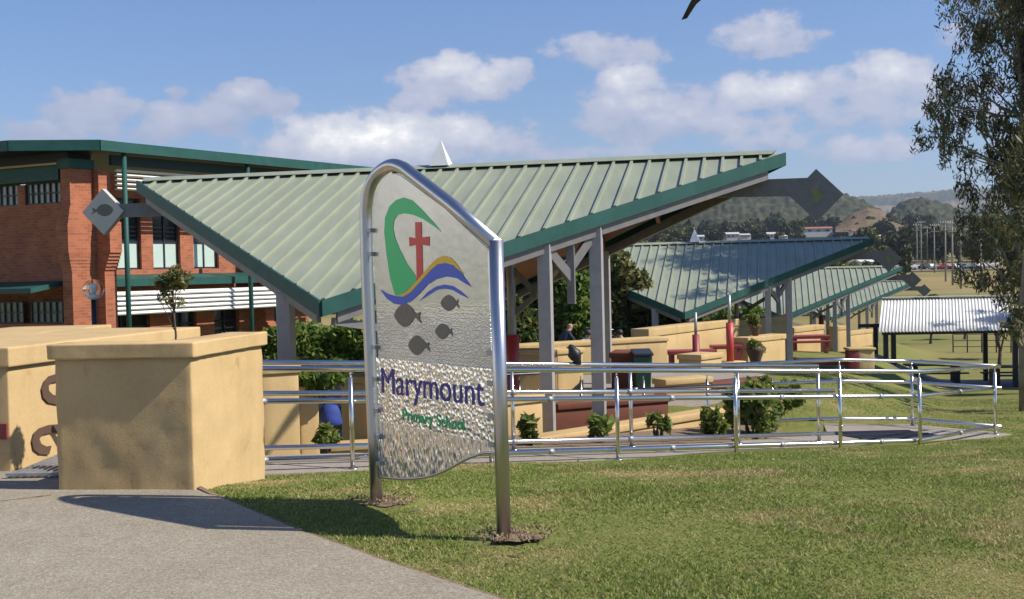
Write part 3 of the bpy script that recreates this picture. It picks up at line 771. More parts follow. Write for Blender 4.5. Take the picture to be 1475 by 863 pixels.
arm.prism([pv(HA - 1.6, .03, ZR - .40), pv(HA + .42, .03, ZR - .40), pv(HA + .42, .03, ZR - .70), pv(HA - 1.6, .03, ZR - .66)], -PF3 * .06)
arm.build('ridge_arm', M['edge_steel'], pav, uv=False)
dp = dm_.build('diamond_plate', M['edge_steel'], pav, uv=False)
MB().prism([pv(HA + .50 - .13, .0, zc - .16), pv(HA + .50, .0, zc - .29), pv(HA + .50 + .13, .0, zc - .16), pv(HA + .50, .0, zc - .03)], PF3 * .01).build('inset', plain('inset_olive', (.25, .25, .10), (.2, .2, .08), 5), dp, uv=False)
arm = MB().bar(pv(-HA + 1.2, 0, ZR - .52), pv(-HA - .38, 0, ZR - .52), .07, .25); arm.build('ridge_arm', M['edge_steel'], pav, uv=False)
dl = diamond(-HA - .70, ZR - .53, .43, 0, True).build('diamond_plate', plain('pale_diamond_metal', (.56, .52, .45), (.48, .44, .385), 5, .5, .05), pav, uv=False)
# fish cut on the left plate
P = []
for k in range(24):
    a = 2 * math.pi * k / 24; P.append(pv(-HA - .66 + .17 * math.cos(a), .066, ZR - .50 + .115 * math.copysign(abs(math.sin(a)) ** 1.3, math.sin(a))))
mb = MB().prism(P, PF3 * .006); mb.prism([pv(-HA - .80, .066, ZR - .50), pv(-HA - .93, .066, ZR - .44), pv(-HA - .89, .066, ZR - .515), pv(-HA - .95, .066, ZR - .575)], PF3 * .0058)
tri(mb.build('fish', M['signgrey'], dl, uv=False))
# columns
def col_at(a, b, t, inset=.12):
    p = a.lerp(b, t); c = pv(0, 0, 0); i = (c - p); i.z = 0; return p + i.normalized() * inset
def square_col(p, ztop, w, m, name='column', zb=None):
    s = MB(); ax = PU3
    s.box((p.x, p.y, (ztop + (FL if zb is None else zb)) / 2 - .1), (w, w, ztop - (FL if zb is None else zb) + .2), ax)
    return bevel(s.build(name, m, pav, uv=False), .008, 1)
kA, kB = col_at(Cp, Rp, .425), col_at(Cp, Rp, .54)
zA, zB = Cp.z + (Rp.z - Cp.z) * .425 - .2, Cp.z + (Rp.z - Cp.z) * .54 - .2
square_col(kA, zA, .19, M['galv_paint'], zb=-.9); square_col(kB, zB, .19, M['galv_paint'], zb=-.9)
kp = (kA + kB) / 2; s = MB(); kz = (zA + zB) / 2
s.box((kp.x, kp.y, kz - .5), (.11, .11, 1.0), PU3); s.build('king_post', M['edge_steel'], pav, uv=False)
s = MB(); s.bar((kA.x, kA.y, zA - .02), (kp.x, kp.y, kz - .62), .08, .13); s.bar((kB.x, kB.y, zB - .05), (kp.x, kp.y, kz - .45), .08, .13)
s.build('strut', M['edge_steel'], pav, uv=False)
pD, pE = col_at(Dp, Rp, .42), col_at(Dp, Lp, .42)
for q, tt_ in ((pD, .42), (pE, .42)): square_col(q, Dp.z + (Rp.z - Dp.z) * tt_ - .2, .19, M['galv_paint'])
kC = at(411, 430, 16.3); square_col(Vector((kC.x, kC.y, 0)), Cp.z + .12, .2, M['galv_paint'])
# centre post with red sleeve and raking braces
kz = at(737, 450, 19.6)
s = MB().tube([(kz.x, kz.y, FL), (kz.x, kz.y, ZR - .5)], .075, 14); s.build('centre_post', M['galv_paint'], pav, uv=False)
MB().tube([(kz.x, kz.y, FL), (kz.x, kz.y, E - (482 - 389.6) * 19.6 / FPX)], .115, 18).build('sleeve', M['redpaint'], pav, uv=False)
s = MB(); hub = Vector((kz.x + .42, kz.y - .1, E - .40))
s.bar((kz.x, kz.y, E - .75), hub, .07, .09); s.bar(hub, (kz.x - .05, kz.y, E + .12), .06, .09); s.bar(hub, kp + Vector((-.1, .1, -.55)), .07, .1)
s.build('brace', M['edge_steel'], pav, uv=False)
s = MB(); cb = Cp + Vector((0, 0, -.2)); s.bar(cb + Vector((.12, .2, -.05)), cb + Vector((1.1, 1.2, -.28)), .1, .1); s.build('brace', M['edge_steel'], pav, uv=False)
T2 = Vector((7.5, 19.8, -1.03))
labs = ['second sage green pavilion with tree shade across its roof', 'third sage green pavilion just beyond the shaded one', 'farthest sage green pavilion half hidden beside the white shelter']
pavs = [pav]
for i in range(3):
    c = copy_tree(pav); c.location = Vector(pav.location) + T2 * (i + 1); c['label'] = labs[i]; pavs.append(c)

# ------------------------------------------------------------------ school building
FN = Vector((.85, -.52)).normalized(); FT = Vector((-FN.y, FN.x)); FN3, FT3 = Vector((FN.x, FN.y, 0)), Vector((FT.x, FT.y, 0))
F0 = Vector((-12.8, 35.6))
def fp(t, d, z): p = F0 + FT * t + FN * d; return Vector((p.x, p.y, z))
def t_px(px, d=0.0):
    k = (px - CX) / FPX; q = F0 + FN * d; return (k * q.y - q.x) / (FT.x - k * FT.y)
def zpx(py, px, Y): return at(px, py, Y).z
bld = empty('school_building', (F0.x, F0.y, -1.4), 'two storey red brick school building with teal roof edge and white louvres', 'building')
GZ = -1.6
# windows of the lit wing: list of (px0, px1)
wins = [(171, 206), (223, 262), (281, 317)]
zs_w = (2.02, 4.25)
tw = [(t_px(a), t_px(b)) for a, b in wins]; tE = t_px(338)
wall = MB()
def seg(t0, t1, z0, z1, d=0, th=.3): wall.box(fp((t0 + t1) / 2, d - th / 2, (z0 + z1) / 2), (t1 - t0, th, z1 - z0), FT3)
cuts = [0.0] + [v for p in tw for v in p] + [tE]
for i in range(0, len(cuts), 2): seg(cuts[i], cuts[i + 1], zs_w[0], zs_w[1])
seg(0, tE, zs_w[1], 5.0); seg(0, tE, 1.35, zs_w[0]); 
for (a, b) in ((0, .5), (2.6, 3.5), (4.6, 5.4), (6.6, 7.4), (9.4, 10.2)): seg(a, b, GZ, 1.2, -.25)
seg(0, 14, 1.2, 1.35, -.02)
seg(tE, 16, 1.35, 5.0, -.5)
wall.build('wall', M['brick'], bld)
for (a, b) in tw:
    f = MB(); w = b - a
    for t_ in (a + .03, (a + b) / 2, b - .03): f.box(fp(t_, -.15, sum(zs_w) / 2), (.05, .07, zs_w[1] - zs_w[0]), FT3)
    for z in (zs_w[0] + .03, 2.88, zs_w[1] - .03): f.box(fp((a + b) / 2, -.152, z), (w, .06, .05), FT3)
    fo = f.build('window', M['dark'], bld, uv=False)
    MB().box(fp((a + b) / 2, -.17, 3.55), (w - .06, .02, 1.32), FT3).build('pane', M['glassdark'], fo, uv=False)
    MB().box(fp((a + b) / 2, -.16, 2.46), (w - .06, .02, .82), FT3).build('spandrel', M['palepanel'], fo, uv=False)
for (a, b) in ((.5, 2.6), (3.5, 4.6), (5.4, 6.6), (7.4, 9.4)):
    f = MB()
    for t_ in (a + .04, (a + b) / 2, b - .04): f.box(fp(t_, -.42, -.2), (.06, .07, 2.7), FT3)
    f.box(fp((a + b) / 2, -.425, .2), (b - a, .06, .06), FT3)
    fo = f.build('glazed_door', M['dark'], bld, uv=False)
    MB().box(fp((a + b) / 2, -.46, -.2), (b - a - .08, .02, 2.6), FT3).build('pane', M['glassdark'], fo, uv=False)
MB().box(fp(6.0, -.40, -.35), (.28, .012, .32), FT3).build('notice', M['white'], bld, uv=False)
# stepped brick fins
def fin(t0, t1, steps, name='buttress'):
    s = MB()
    for (z0, z1, d0, d1) in steps: s.box(fp((t0 + t1) / 2, (d0 + d1) / 2, (z0 + z1) / 2), (t1 - t0, d1 - d0, z1 - z0), FT3)
    s.build(name, M['brick'], bld)
def steps(zl, d_lo, d_mid, d_hi, z_a, z_b, z_top, n=5):
    out = [(zl, z_a, -.3, d_lo)]
    for k in range(n): out.append((z_a + k * .1, z_a + (k + 1) * .1, -.3, d_lo + (d_mid - d_lo) * (k + 1) / (n + 1)))
    out.append((z_a + n * .1, z_b - n * .1, -.3, d_mid))
    for k in range(n): out.append((z_b - (n - k) * .1, z_b - (n - k - 1) * .1, -.3, d_mid + (d_hi - d_mid) * (k + 1) / (n + 1)))
    out.append((z_b, z_top, -.3, d_hi)); return out
fin(-.45, -.02, steps(GZ, 1.35, 1.62, 1.2, 2.0, 3.9, 4.95))
fin(t_px(366), t_px(366) + .4, steps(GZ, 1.1, .55, .35, -.5, 3.5, 4.95, 6))
# corner pier, lit face towards the sun
pq = at(113, 400, 34.2); pier = MB()
def pbox(c, wt, wn_, z0, z1): pier.box((c.x, c.y, (z0 + z1) / 2), (wt, wn_, z1 - z0), FT3)
pc_ = Vector((pq.x - .06, pq.y + .25))
prof = [(GZ, 2.0, .84, .42)] + [(2.0 + k * .1, 2.1 + k * .1, .88 + .05 * k, .43 + .02 * k) for k in range(5)] + [(2.5, 3.35, 1.12, .52)] + [(3.35 + k * .1, 3.45 + k * .1, 1.06 - .05 * k, .50 - .02 * k) for k in range(5)] + [(3.85, 4.95, .78, .40)]
for (z0, z1, a, b) in prof: pbox(pc_, a, b, z0, z1)
pier.build('corner_pier', M['brick'], bld)
MB().box(fp(-.35, .1, 5.22), (.9, .25, .5), FT3).build('frieze', M['dark'], bld, uv=False)
MB().box((pc_.x, pc_.y, 5.09), (.9, .5, .27), FT3).build('pier_cap', M['teal'], bld, uv=False)
# shaded left wing
LD = Vector((-.9, .45, 0)).normalized(); LNn = Vector((-.45, -.9, 0)).normalized(); l0 = at(99, 400, 34.6)
def lp(t, d, z): p = Vector((l0.x, l0.y, 0)) + LD * t + LNn * d; p.z = z; return p
s = MB()
s.box(lp(3.5, -.15, 2.78), (7, .3, 2.45), LD); s.box(lp(3.5, -.15, .0), (7, .3, -.0 + .9), LD); s.box(lp(3.5, -.15, -1.1), (7, .3, 1.4), LD)
s.box(lp(.12, -.152, 4.25), (.24, .3, .7), LD); s.box(lp(1.85, -.152, 4.25), (.3, .3, .7), LD)
s.box(lp(3.5, -.4, 1.5), (7, .1, 6.2), LD)
s.build('wall', M['brick'], bld)
M['glassblock'] = plain('glass_blocks', (.16, .20, .20), (.09, .115, .12), 2, .15)
for (a, b, z0, z1) in ((.24, 1.70, 4.02, 4.62), (2.0, 3.6, 4.02, 4.62), (.1, 1.65, .48, 1.1), (2.0, 3.6, .48, 1.1)):
    f = MB(); n = 6
    for k in range(n + 1): f.box(lp(a + (b - a) * k / n, -.08, (z0 + z1) / 2), (.035, .06, z1 - z0), LD)
    for z in (z0, (z0 + z1) / 2, z1): f.box(lp((a + b) / 2, -.082, z), (b - a, .06, .035), LD)
    fo = f.build('window', M['dark'], bld, uv=False)
    MB().box(lp((a + b) / 2, -.12, (z0 + z1) / 2), (b - a, .04, z1 - z0), LD).build('pane', M['glassblock'], fo, uv=False)
MB().box(lp(3.5, -.1, 5.26), (7.2, .2, .42), LD).build('frieze', M['dark'], bld, uv=False)
MB().box(lp(3.5, .02, 4.86), (7, .5, .42), LD).build('upper_band', M['teal'], bld, uv=False)
MB().box(lp(3.5, .30, 5.12), (7, .05, .06), LD).build('timber_strip', M['tan'], bld, uv=False)
s = MB().prism([lp(.1, 0, 1.72), lp(.1, 1.3, 1.52), lp(.1, 1.3, 1.38), lp(.1, 0, 1.58)], LD * 7); s.build('awning', M['teal'], bld, uv=False)
# roof: thin slab with deep teal edge following both wings
rz0, rz1 = 5.42, 5.72
rc = [lp(7.5, 1.5, 0), lp(.55, 1.5, 0), fp(-.9, 1.85, 0), fp(.0, 1.8, 0), fp(17, 1.8, 0), fp(17, -8, 0), lp(7.5, -8, 0)]
rc = [Vector((p.x, p.y, rz0)) for p in rc]
MB().prism([p + Vector((0, 0, .2)) for p in rc], (0, 0, .06)).build('roof', M['galv'], bld, uv=False)
s = MB(); rp_ = []
for i in range(4):
    a, b = rc[i], rc[i + 1]; d = (b - a).normalized(); out = Vector((d.y, -d.x, 0)); out = out if out.dot(Vector((.3, -1, 0))) > 0 else -out
    s.prism([a, b, b + Vector((0, 0, .30)), a + Vector((0, 0, .30))], out * .05)
s.build('roof_edge', M['teal'], bld, uv=False)
MB().prism([p + Vector((0, 0, .05)) for p in rc], (0, 0, .05)).build('eave_soffit', M['dark'], bld, uv=False)
s = MB().bar(fp(0, 1.2, 5.25), fp(16, 1.2, 5.25), .1, .3); s.build('eave_beam', plain('dark_teal', (.02, .05, .05), (.015, .04, .04), 3), bld, uv=False)
for t_ in (.1, 5.2, 10.4):
    s = MB().tube([fp(t_, 1.68, GZ), fp(t_, 1.68, 5.42)], .075, 14); s.build('verandah_post', M['teal'], bld, uv=False)
for k in range(5):                                         # sun louvres under the eave and over the awning
    z = 4.95 - k * .135
    MB().bar(fp(.15, 1.25, z), fp(8, 1.25, z), .12, .035, FN3 * -.35 + Vector((0, 0, 1))).build('louvre', M['white'], bld, uv=False)
for k in range(5):
    z = 1.28 - k * .145
    MB().bar(fp(.1, 1.02, z), fp(10.5, 1.02, z), .14, .05, FN3 * .9 + Vector((0, 0, 1))).build('louvre', M['white'], bld, uv=False)
s = MB().prism([fp(0, 0, 1.86), fp(0, 1.1, 1.72), fp(0, 1.1, 1.5), fp(0, 0, 1.6)], FT3 * 11); s.build('awning', M['teal'], bld, uv=False)

# globe lamp
lb = at(136, 470, 21.0); lt = at(134, 430, 21.0); gl = at(133.5, 417, 21.0)
lamp = empty('garden_lamp', (lb.x, lb.y, -.9), 'clear globe lamp on a dark post before the brick pier', 'lamp')
MB().tube([(lb.x, lb.y, -.9), (lb.x, lb.y, lt.z)], .045, 12).build('post', M['dark'], lamp, uv=False)
MB().lathe((lb.x, lb.y, lt.z - .02), [(.05, 0), (.11, .02), (.11, .07), (.05, .10)], 18).build('collar', M['white'], lamp, uv=False)
mg, nt, b = nodes('clear_globe'); b.inputs['Base Color'].default_value = (.95, .97, .98, 1); b.inputs['Roughness'].default_value = .04
b.inputs['Transmission Weight'].default_value = 1.0; b.inputs['IOR'].default_value = 1.06; b.inputs['Specular IOR Level'].default_value = 1.0
tn = N(nt, 'ShaderNodeBsdfTransparent'); ms = N(nt, 'ShaderNodeMixShader'); ms.inputs[0].default_value = .45; nt.links.new(b.outputs[0], ms.inputs[1]); nt.links.new(tn.outputs[0], ms.inputs[2]); nt.links.new(ms.outputs[0], nt.nodes['Material Output'].inputs[0])
pr_ = [(.18 * math.sin(math.pi * k / 14) + .002, -.18 * math.cos(math.pi * k / 14)) for k in range(15)]
MB().lathe((lb.x, lb.y, gl.z), pr_, 24).build('globe', mg, lamp, uv=False)
MB().lathe((lb.x, lb.y, gl.z - .1), [(.03, 0), (.05, .05), (.075, .12), (.075, .17), (.03, .2)], 16).build('bulb', M['white'], lamp, uv=False)

# ------------------------------------------------------------------ mid-ground walls
def strip_wall(name, px0, Y0, px1, Y1, ztop, zbase, th, label, m='tan', cap=.1, cat='wall', group='tan garden walls', over=.03):
    a = Vector((X_at(px0, Y0), Y0)); b = Vector((X_at(px1, Y1), Y1)); d = (b - a).normalized(); n = Vector((d.y, -d.x)); n = n if n.y < 0 else -n
    cs = [a[:], b[:], (b - n * th)[:], (a - n * th)[:]]
    return capped_wall(name, cs, zbase, ztop, cap, label, cat, group, over, m, .002, 3, random.random() * 30)
def zt(px, py, Y): return at(px, py, Y).z
strip_wall('garden_wall', 374, 14.7, 427, 14.9, zt(400, 527, 14.8), -1.0, .5, 'tan wall end with rail shadows beside the big planter')
strip_wall('garden_wall', 427.5, 15.4, 455, 15.5, zt(440, 557, 15.4), -1.0, .5, 'lower tan step wall beside the blue bag')
strip_wall('garden_wall', 487, 17.0, 527, 16.6, zt(505, 540, 17), -1.0, .6, 'tan shaded wall just left of the sign')
strip_wall('garden_wall', 470, 16.0, 540, 16.2, zt(500, 640, 16), -1.2, .3, 'low tan kerb wall under the left of the sign')
strip_wall('garden_wall', 726, 16.1, 778, 16.5, zt(750, 572, 16.2), -1.2, .7, 'tan block with a slanting shadow at the red sleeved post foot')
strip_wall('garden_wall', 775, 15.6, 1042, 18.3, -.52, -1.4, .3, 'long low tan kerb wall behind the ramp shrubs', cap=.1)
strip_wall('garden_wall', 760, 17.6, 960, 18.6, zt(860, 574, 18.4), -1.2, .25, 'dark red brown wall in the shade behind the low kerb', 'redbrown')
strip_wall('garden_wall', 690, 22.2, 800, 22.0, zt(760, 504, 22), -.8, .4, 'shaded tan seat wall behind the red sleeved post')
strip_wall('garden_wall', 801, 22.0, 838, 22.4, zt(820, 503, 22), -.8, .6, 'sunlit tan seat wall behind the perched bird')
strip_wall('garden_wall', 680, 25.0, 960, 27.2, zt(820, 493, 26), -.8, .45, 'long tan wall before the dark shrubs, people sitting behind')
strip_wall('garden_wall', 878, 21.8, 914, 21.7, zt(900, 508, 21.7), -.8, .8, 'dark brown block beside the green wheelie bin', 'redbrown')
strip_wall('garden_wall', 933, 32.0, 1064, 37.0, zt(1000, 466, 34.5), -1.8, .5, 'tall tan wall with stepped top behind the red bench', cap=.22)
strip_wall('garden_wall', 1062, 38.5, 1140, 42.0, zt(1100, 458, 40), -1.9, .5, 'tan wall behind the second pavilion columns', cap=.22)
strip_wall('garden_wall', 1076, 34.0, 1130, 35.5, zt(1100, 483, 35), -1.9, .5, 'tan wall with brown urns under the second pavilion', cap=.15)
strip_wall('garden_wall', 1008, 26.0, 1038, 26.6, zt(1020, 511, 26), -1.8, .6, 'small tan block beside the round planter', cap=.12)
strip_wall('garden_wall', 1143, 48.0, 1186, 50.0, zt(1160, 470, 49), -2.8, .5, 'tan wall behind the red tables', cap=.2)
strip_wall('garden_wall', 1206, 62, 1222, 62.5, zt(1215, 470, 62), -3.9, .6, 'tan gate pier beside the far pavilion', cap=.2)
strip_wall('garden_wall', 1223, 64, 1256, 66, zt(1240, 476, 65), -4.0, .5, 'low tan wall beyond the gate pier', cap=.2)
strip_wall('garden_wall', 955, 28.5, 1070, 29.5, zt(1010, 533, 29), -1.9, .4, 'tan lower wall below the round planter', cap=.1)
strip_wall('garden_wall', 957, 20.6, 1022, 21.0, zt(985, 545, 20.8), -1.2, .4, 'tan wall block behind the rails right of the dark red brown wall')
strip_wall('garden_wall', 1024, 21.4, 1110, 22.2, zt(1060, 548, 21.8), -1.4, .4, 'red brown wall behind the large leafy shrub', 'redbrown')
# brick and red block by the white shelter
q0 = at(1240, 531, 36); bk = empty('brick_pier', (q0.x, q0.y, q0.z), 'tan pier with one dark red side on the grass', 'pier')
rough_block('pier_body', [(q0.x - .05, q0.y), (q0.x + .44, q0.y + .05), (q0.x + .40, q0.y + .6), (q0.x - .1, q0.y + .55)], q0.z - .1, q0.z + .56, M['tan'], bk, .002, 2)
rough_block('red_side', [(q0.x - .34, q0.y + .02), (q0.x - .055, q0.y - .01), (q0.x - .11, q0.y + .5), (q0.x - .34, q0.y + .5)], q0.z - .1, q0.z + .55, M['redbench'], bk, .002, 2)
rough_block('coping', [(q0.x - .37, q0.y - .04), (q0.x + .48, q0.y), (q0.x + .44, q0.y + .64), (q0.x - .37, q0.y + .58)], q0.z + .555, q0.z + .63, M['tan'], bk, .002, 2)
# round planter with red sleeved post, urns
rpn = at(1052, 520, 27.0)
rt = empty('round_planter', (rpn.x, rpn.y, -1.7), 'round tan planter drum holding a red sleeved steel post', 'planter')
MB().lathe((rpn.x, rpn.y, -1.8), [(.30, 0), (.30, 1.15), (.36, 1.17), (.36, 1.30), (.02, 1.31)], 26).build('drum', M['tan'], rt, uv=False)
MB().tube([(rpn.x, rpn.y, -.55), (rpn.x, rpn.y, zt(1050, 465, 27))], .085, 16).build('sleeve', M['redpaint'], rt, uv=False)
MB().tube([(rpn.x, rpn.y, zt(1050, 466, 27)), (rpn.x, rpn.y, zt(1046, 425, 27))], .035, 10).build('post', M['galv'], rt, uv=False)
rq = at(1003, 520, 27.5); rt = empty('sleeved_post', (rq.x, rq.y, -1.7), 'dark red sleeved steel post under the low corner of the second pavilion', 'post')
MB().tube([(rq.x, rq.y, -1.7), (rq.x, rq.y, zt(1003, 482, 27.5))], .085, 16).build('sleeve', M['redbench'], rt, uv=False)
MB().tube([(rq.x, rq.y, zt(1003, 483, 27.5)), (rq.x, rq.y, zt(1002, 450, 27.5))], .035, 10).build('post', M['galv'], rt, uv=False)
for i, (px, py, Y) in enumerate(((1088, 512, 32), (1088, 475, 34.8))):
    q = at(px, py, Y); u = empty('urn', q, 'brown urn on the ground beside the second pavilion column' if i == 0 else 'brown urn standing on the tan wall', 'urn', 'brown urns')
    k = 1.0 if i == 0 else .7
    MB().lathe(q, [(.12 * k, -.25 * k), (.16 * k, -.1 * k), (.24 * k, .12 * k), (.27 * k, .2 * k), (.22 * k, .21 * k)], 18).build('bowl', M['scroll'], u, uv=False)
    MB().lathe(q + Vector((0, 0, .2 * k)), [(.2 * k, 0), (.1 * k, .05 * k)], 14).build('earth', M['soil'], u, uv=False)
for px, py, Y, lab in ((1088, 503, 32, 'leafy plant in the brown urn on the ground'), (1088, 468, 34.8, 'leafy plant in the brown urn on the wall')):
    q = at(px, py, Y); bush('urn_plant', (q.x, q.y, q.z - .12), (.26, .26, .2), 330, .09, L_shrub, lab, 'plant', 'plants in the urns', 6, 4)
fa, fb_ = Vector((X_at(1372, 72), 72)), Vector((X_at(1520, 70), 70)); fe = empty('paddock_fence', (fa.x, fa.y, H(fa.x, fa.y)), 'thin dark post and rail fence in the dry paddock behind the shelter', 'fence')
for k in range(8):
    p = fa.lerp(fb_, k / 7); z = H(p.x, p.y); MB().tube([(p.x, p.y, z - .1), (p.x, p.y, z + 1.15)], .04, 8).build('post', M['dark'], fe, uv=False)
for h in (.35, .72, 1.1): MB().tube([(p_.x, p_.y, H(p_.x, p_.y) + h) for p_ in (fa.lerp(fb_, k / 7) for k in range(8))], .022, 6).build('rail', M['dark'], fe, uv=False)
# more red posts and steel posts by pavilion three
for i, (px, y0, y1, Y, r, m, lab) in enumerate(((1124, 455, 500, 50, .14, 'redpaint', 'red sleeved post beneath the third pavilion corner'), (1133, 452, 495, 52, .12, 'redpaint', 'second red sleeved post beneath the third pavilion, slightly farther'), (1183, 455, 495, 60, .13, 'redbench', 'dark red post beyond the red tables'))):
    a, b = at(px, y1, Y), at(px, y0, Y); t = empty('sleeved_post', a, lab, 'post', 'red sleeved posts')
    MB().tube([a - Vector((0, 0, .4)), b], r, 14).build('sleeve', M[m], t, uv=False)
    MB().tube([b - Vector((0, 0, .1)), b + Vector((0, 0, 1.2))], .05, 10).build('post', M['galv'], t, uv=False)
# benches and tables
def slab_bench(px0, px1, py, Y, dep, th, leg, m, label, name='bench', cat='bench'):
    a, b = at(px0, py, Y), at(px1, py, Y); c = (a + b) / 2; L = b.x - a.x
    t = empty(name, (c.x, c.y, c.z - leg), label, cat, 'dark red benches and tables')
    bevel(MB().box((c.x, c.y, c.z - th / 2), (L, dep, th)).build('seat' if cat == 'bench' else 'table_top', M[m], t, uv=False), .015)
    for sx in (-.4, .4): MB().box((c.x + L * sx, c.y, c.z - th - (leg - th) / 2), (.1, dep * .7, leg - th)).build('leg', M[m], t, uv=False)
slab_bench(960, 1030, 504, 30.0, .6, .1, .45, 'redbench', 'dark red bench at the foot of the tall tan wall')
slab_bench(1024, 1066, 497, 34.0, .6, .1, .45, 'redbench', 'dark red bench farther right by the tall tan wall')
slab_bench(1138, 1192, 483, 47.0, .9, .12, .8, 'redbench', 'dark red table before the far tan wall', 'table', 'table')
slab_bench(1136, 1196, 491, 46.0, .4, .08, .5, 'redbench', 'dark red bench alongside the far red table')
slab_bench(1148, 1236, 517, 37.5, .9, .16, .7, 'redbench', 'long dark red table left of the tan pier', 'table', 'table')
slab_bench(1152, 1184, 545, 27.5, .7, .12, .5, 'redbench', 'small dark red bench seen through the ramp rails')
# wheelie bin
wb = at(925, 520, 21.6); wz = FL
bn = empty('wheelie_bin', (wb.x, wb.y, wz), 'green wheelie bin with dark lid beside the seat wall', 'bin')
s = MB(); z1 = zt(925, 512, 21.6); s.add([(wb.x - .12, wb.y - .2, wz + .05), (wb.x + .12, wb.y - .2, wz + .05), (wb.x + .12, wb.y + .2, wz + .05), (wb.x - .12, wb.y + .2, wz + .05), (wb.x - .16, wb.y - .27, z1), (wb.x + .16, wb.y - .27, z1), (wb.x + .16, wb.y + .27, z1), (wb.x - .16, wb.y + .27, z1)], [(3, 2, 1, 0), (4, 5, 6, 7), (0, 1, 5, 4), (1, 2, 6, 5), (2, 3, 7, 6), (3, 0, 4, 7)])
bevel(s.build('bin_body', M['bin'], bn, uv=False), .02)
bevel(MB().prism([(wb.x - .18, wb.y - .3, z1 + .005), (wb.x + .18, wb.y - .3, z1 + .005), (wb.x + .18, wb.y + .3, z1 + .06), (wb.x - .18, wb.y + .3, z1 + .06)], (0, 0, .05)).build('lid', M['dark'], bn, uv=False), .015)
for sx in (-.14, .14): MB().tube([(wb.x + sx - .03, wb.y + .25, wz + .1), (wb.x + sx + .03, wb.y + .25, wz + .1)], .1, 14).build('wheel', M['rubber'], bn, uv=False)
# blue bag
bb = at(476, 613, 15.9); bg = empty('bag', bb, 'bright blue bag resting by the tan step wall', 'bag')
s = MB().lathe(bb, [(.13, 0), (.165, .03), (.15, .12), (.135, .2), (.10, .27), (.05, .29)], 14); o = s.build('bag_body', M['bluebag'], bg, uv=False)
MB().tube([bb + Vector((-.08, 0, .27)), bb + Vector((-.04, 0, .37)), bb + Vector((.04, 0, .37)), bb + Vector((.08, 0, .27))], .012, 8).build('handle', M['bluebag'], bg, uv=False)

# ------------------------------------------------------------------ white shelter
sh = empty('picnic_shelter', (16.5, 46, H(16, 46)), 'open shelter with white corrugated roof and dark posts on the grass', 'shelter')
sa = Vector((.992, -.125, 0)); sb = Vector((.125, .992, 0)); s0 = at(1264, 475, 45.0); s1_ = at(1270, 430.5, 48.0)
def shp(a, b, z): p = s0 + sa * a + sb * b; return Vector((p.x, p.y, z))
SLN = 11.0; zE, zRg = s0.z, s1_.z; s = MB(); n = 660
skew = (s1_ - s0).dot(sa) ; vs = []; fs = []
for k in range(n + 1):
    a = SLN * k / n; bz = .02 * math.cos(2 * math.pi * a / .125)
    vs += [shp(a, -.25, zE - .08 + bz), shp(a + skew, 3.0, zRg + bz), shp(a + skew * 2, 6.2, zE - .08 + bz)]
for k in range(n): i = 3 * k; fs += [(i, i + 3, i + 4, i + 1), (i + 1, i + 4, i + 5, i + 2)]
s.add(vs, fs, True); o = s.build('roof_sheet', M['whiteroof'], sh, uv=False)
md = o.modifiers.new('thick', 'SOLIDIFY'); md.thickness = .01; md.offset = -1
MB().bar(shp(skew, 3.0, zRg + .05), shp(SLN + skew, 3.0, zRg + .05), .35, .03).build('ridge_cap', M['whiteroof'], sh, uv=False)
for (a, b) in ((.35, .3), (.75, .9), (5.1, .3), (9.6, .3), (.9, 5.6), (5.4, 5.6), (9.9, 5.6)):
    p = shp(a, b, 0); zb = H(p.x, p.y) - .1; MB().box((p.x, p.y, (zb + zE - .05) / 2), (.17, .17, zE - .05 - zb), sa).build('post', M['dark'], sh, uv=False)
for b in (.2, 5.7): MB().bar(shp(.2, b, zE - .14), shp(SLN - .2, b, zE - .14), .1, .16).build('edge_beam', M['dark'], sh, uv=False)
fl = MB(); 
fill_poly('shelter_floor', [(q.x, q.y) for q in (shp(-.3, -.4, 0), shp(SLN, -.4, 0), shp(SLN + 1, 6.4, 0), shp(.5, 6.4, 0))], H, M['ramp'], .03, .8, .15)
for i in range(3):
    p = shp(2.6 + 3.1 * i, 2.4, 0); z = H(p.x, p.y) + .03
    t = empty('picnic_table', (p.x, p.y, z), ['dark picnic table at the left end under the white shelter', 'middle dark picnic table under the white shelter', 'dark picnic table at the right end under the white shelter'][i], 'table', 'picnic tables under the white shelter')
    MB().box(p + Vector((0, 0, z + .74)), (2.3, .75, .06), sa).build('table_top', M['dark'], t, uv=False)
    for sy in (-.65, .65): MB().box(p + sb * sy + Vector((0, 0, z + .44)), (2.3, .28, .05), sa).build('seat', M['dark'], t, uv=False)
    for sx in (-.8, .8): MB().box(p + sa * sx + Vector((0, 0, z + .36)), (.08, 1.3, .7), sa).build('leg', M['dark'], t, uv=False)

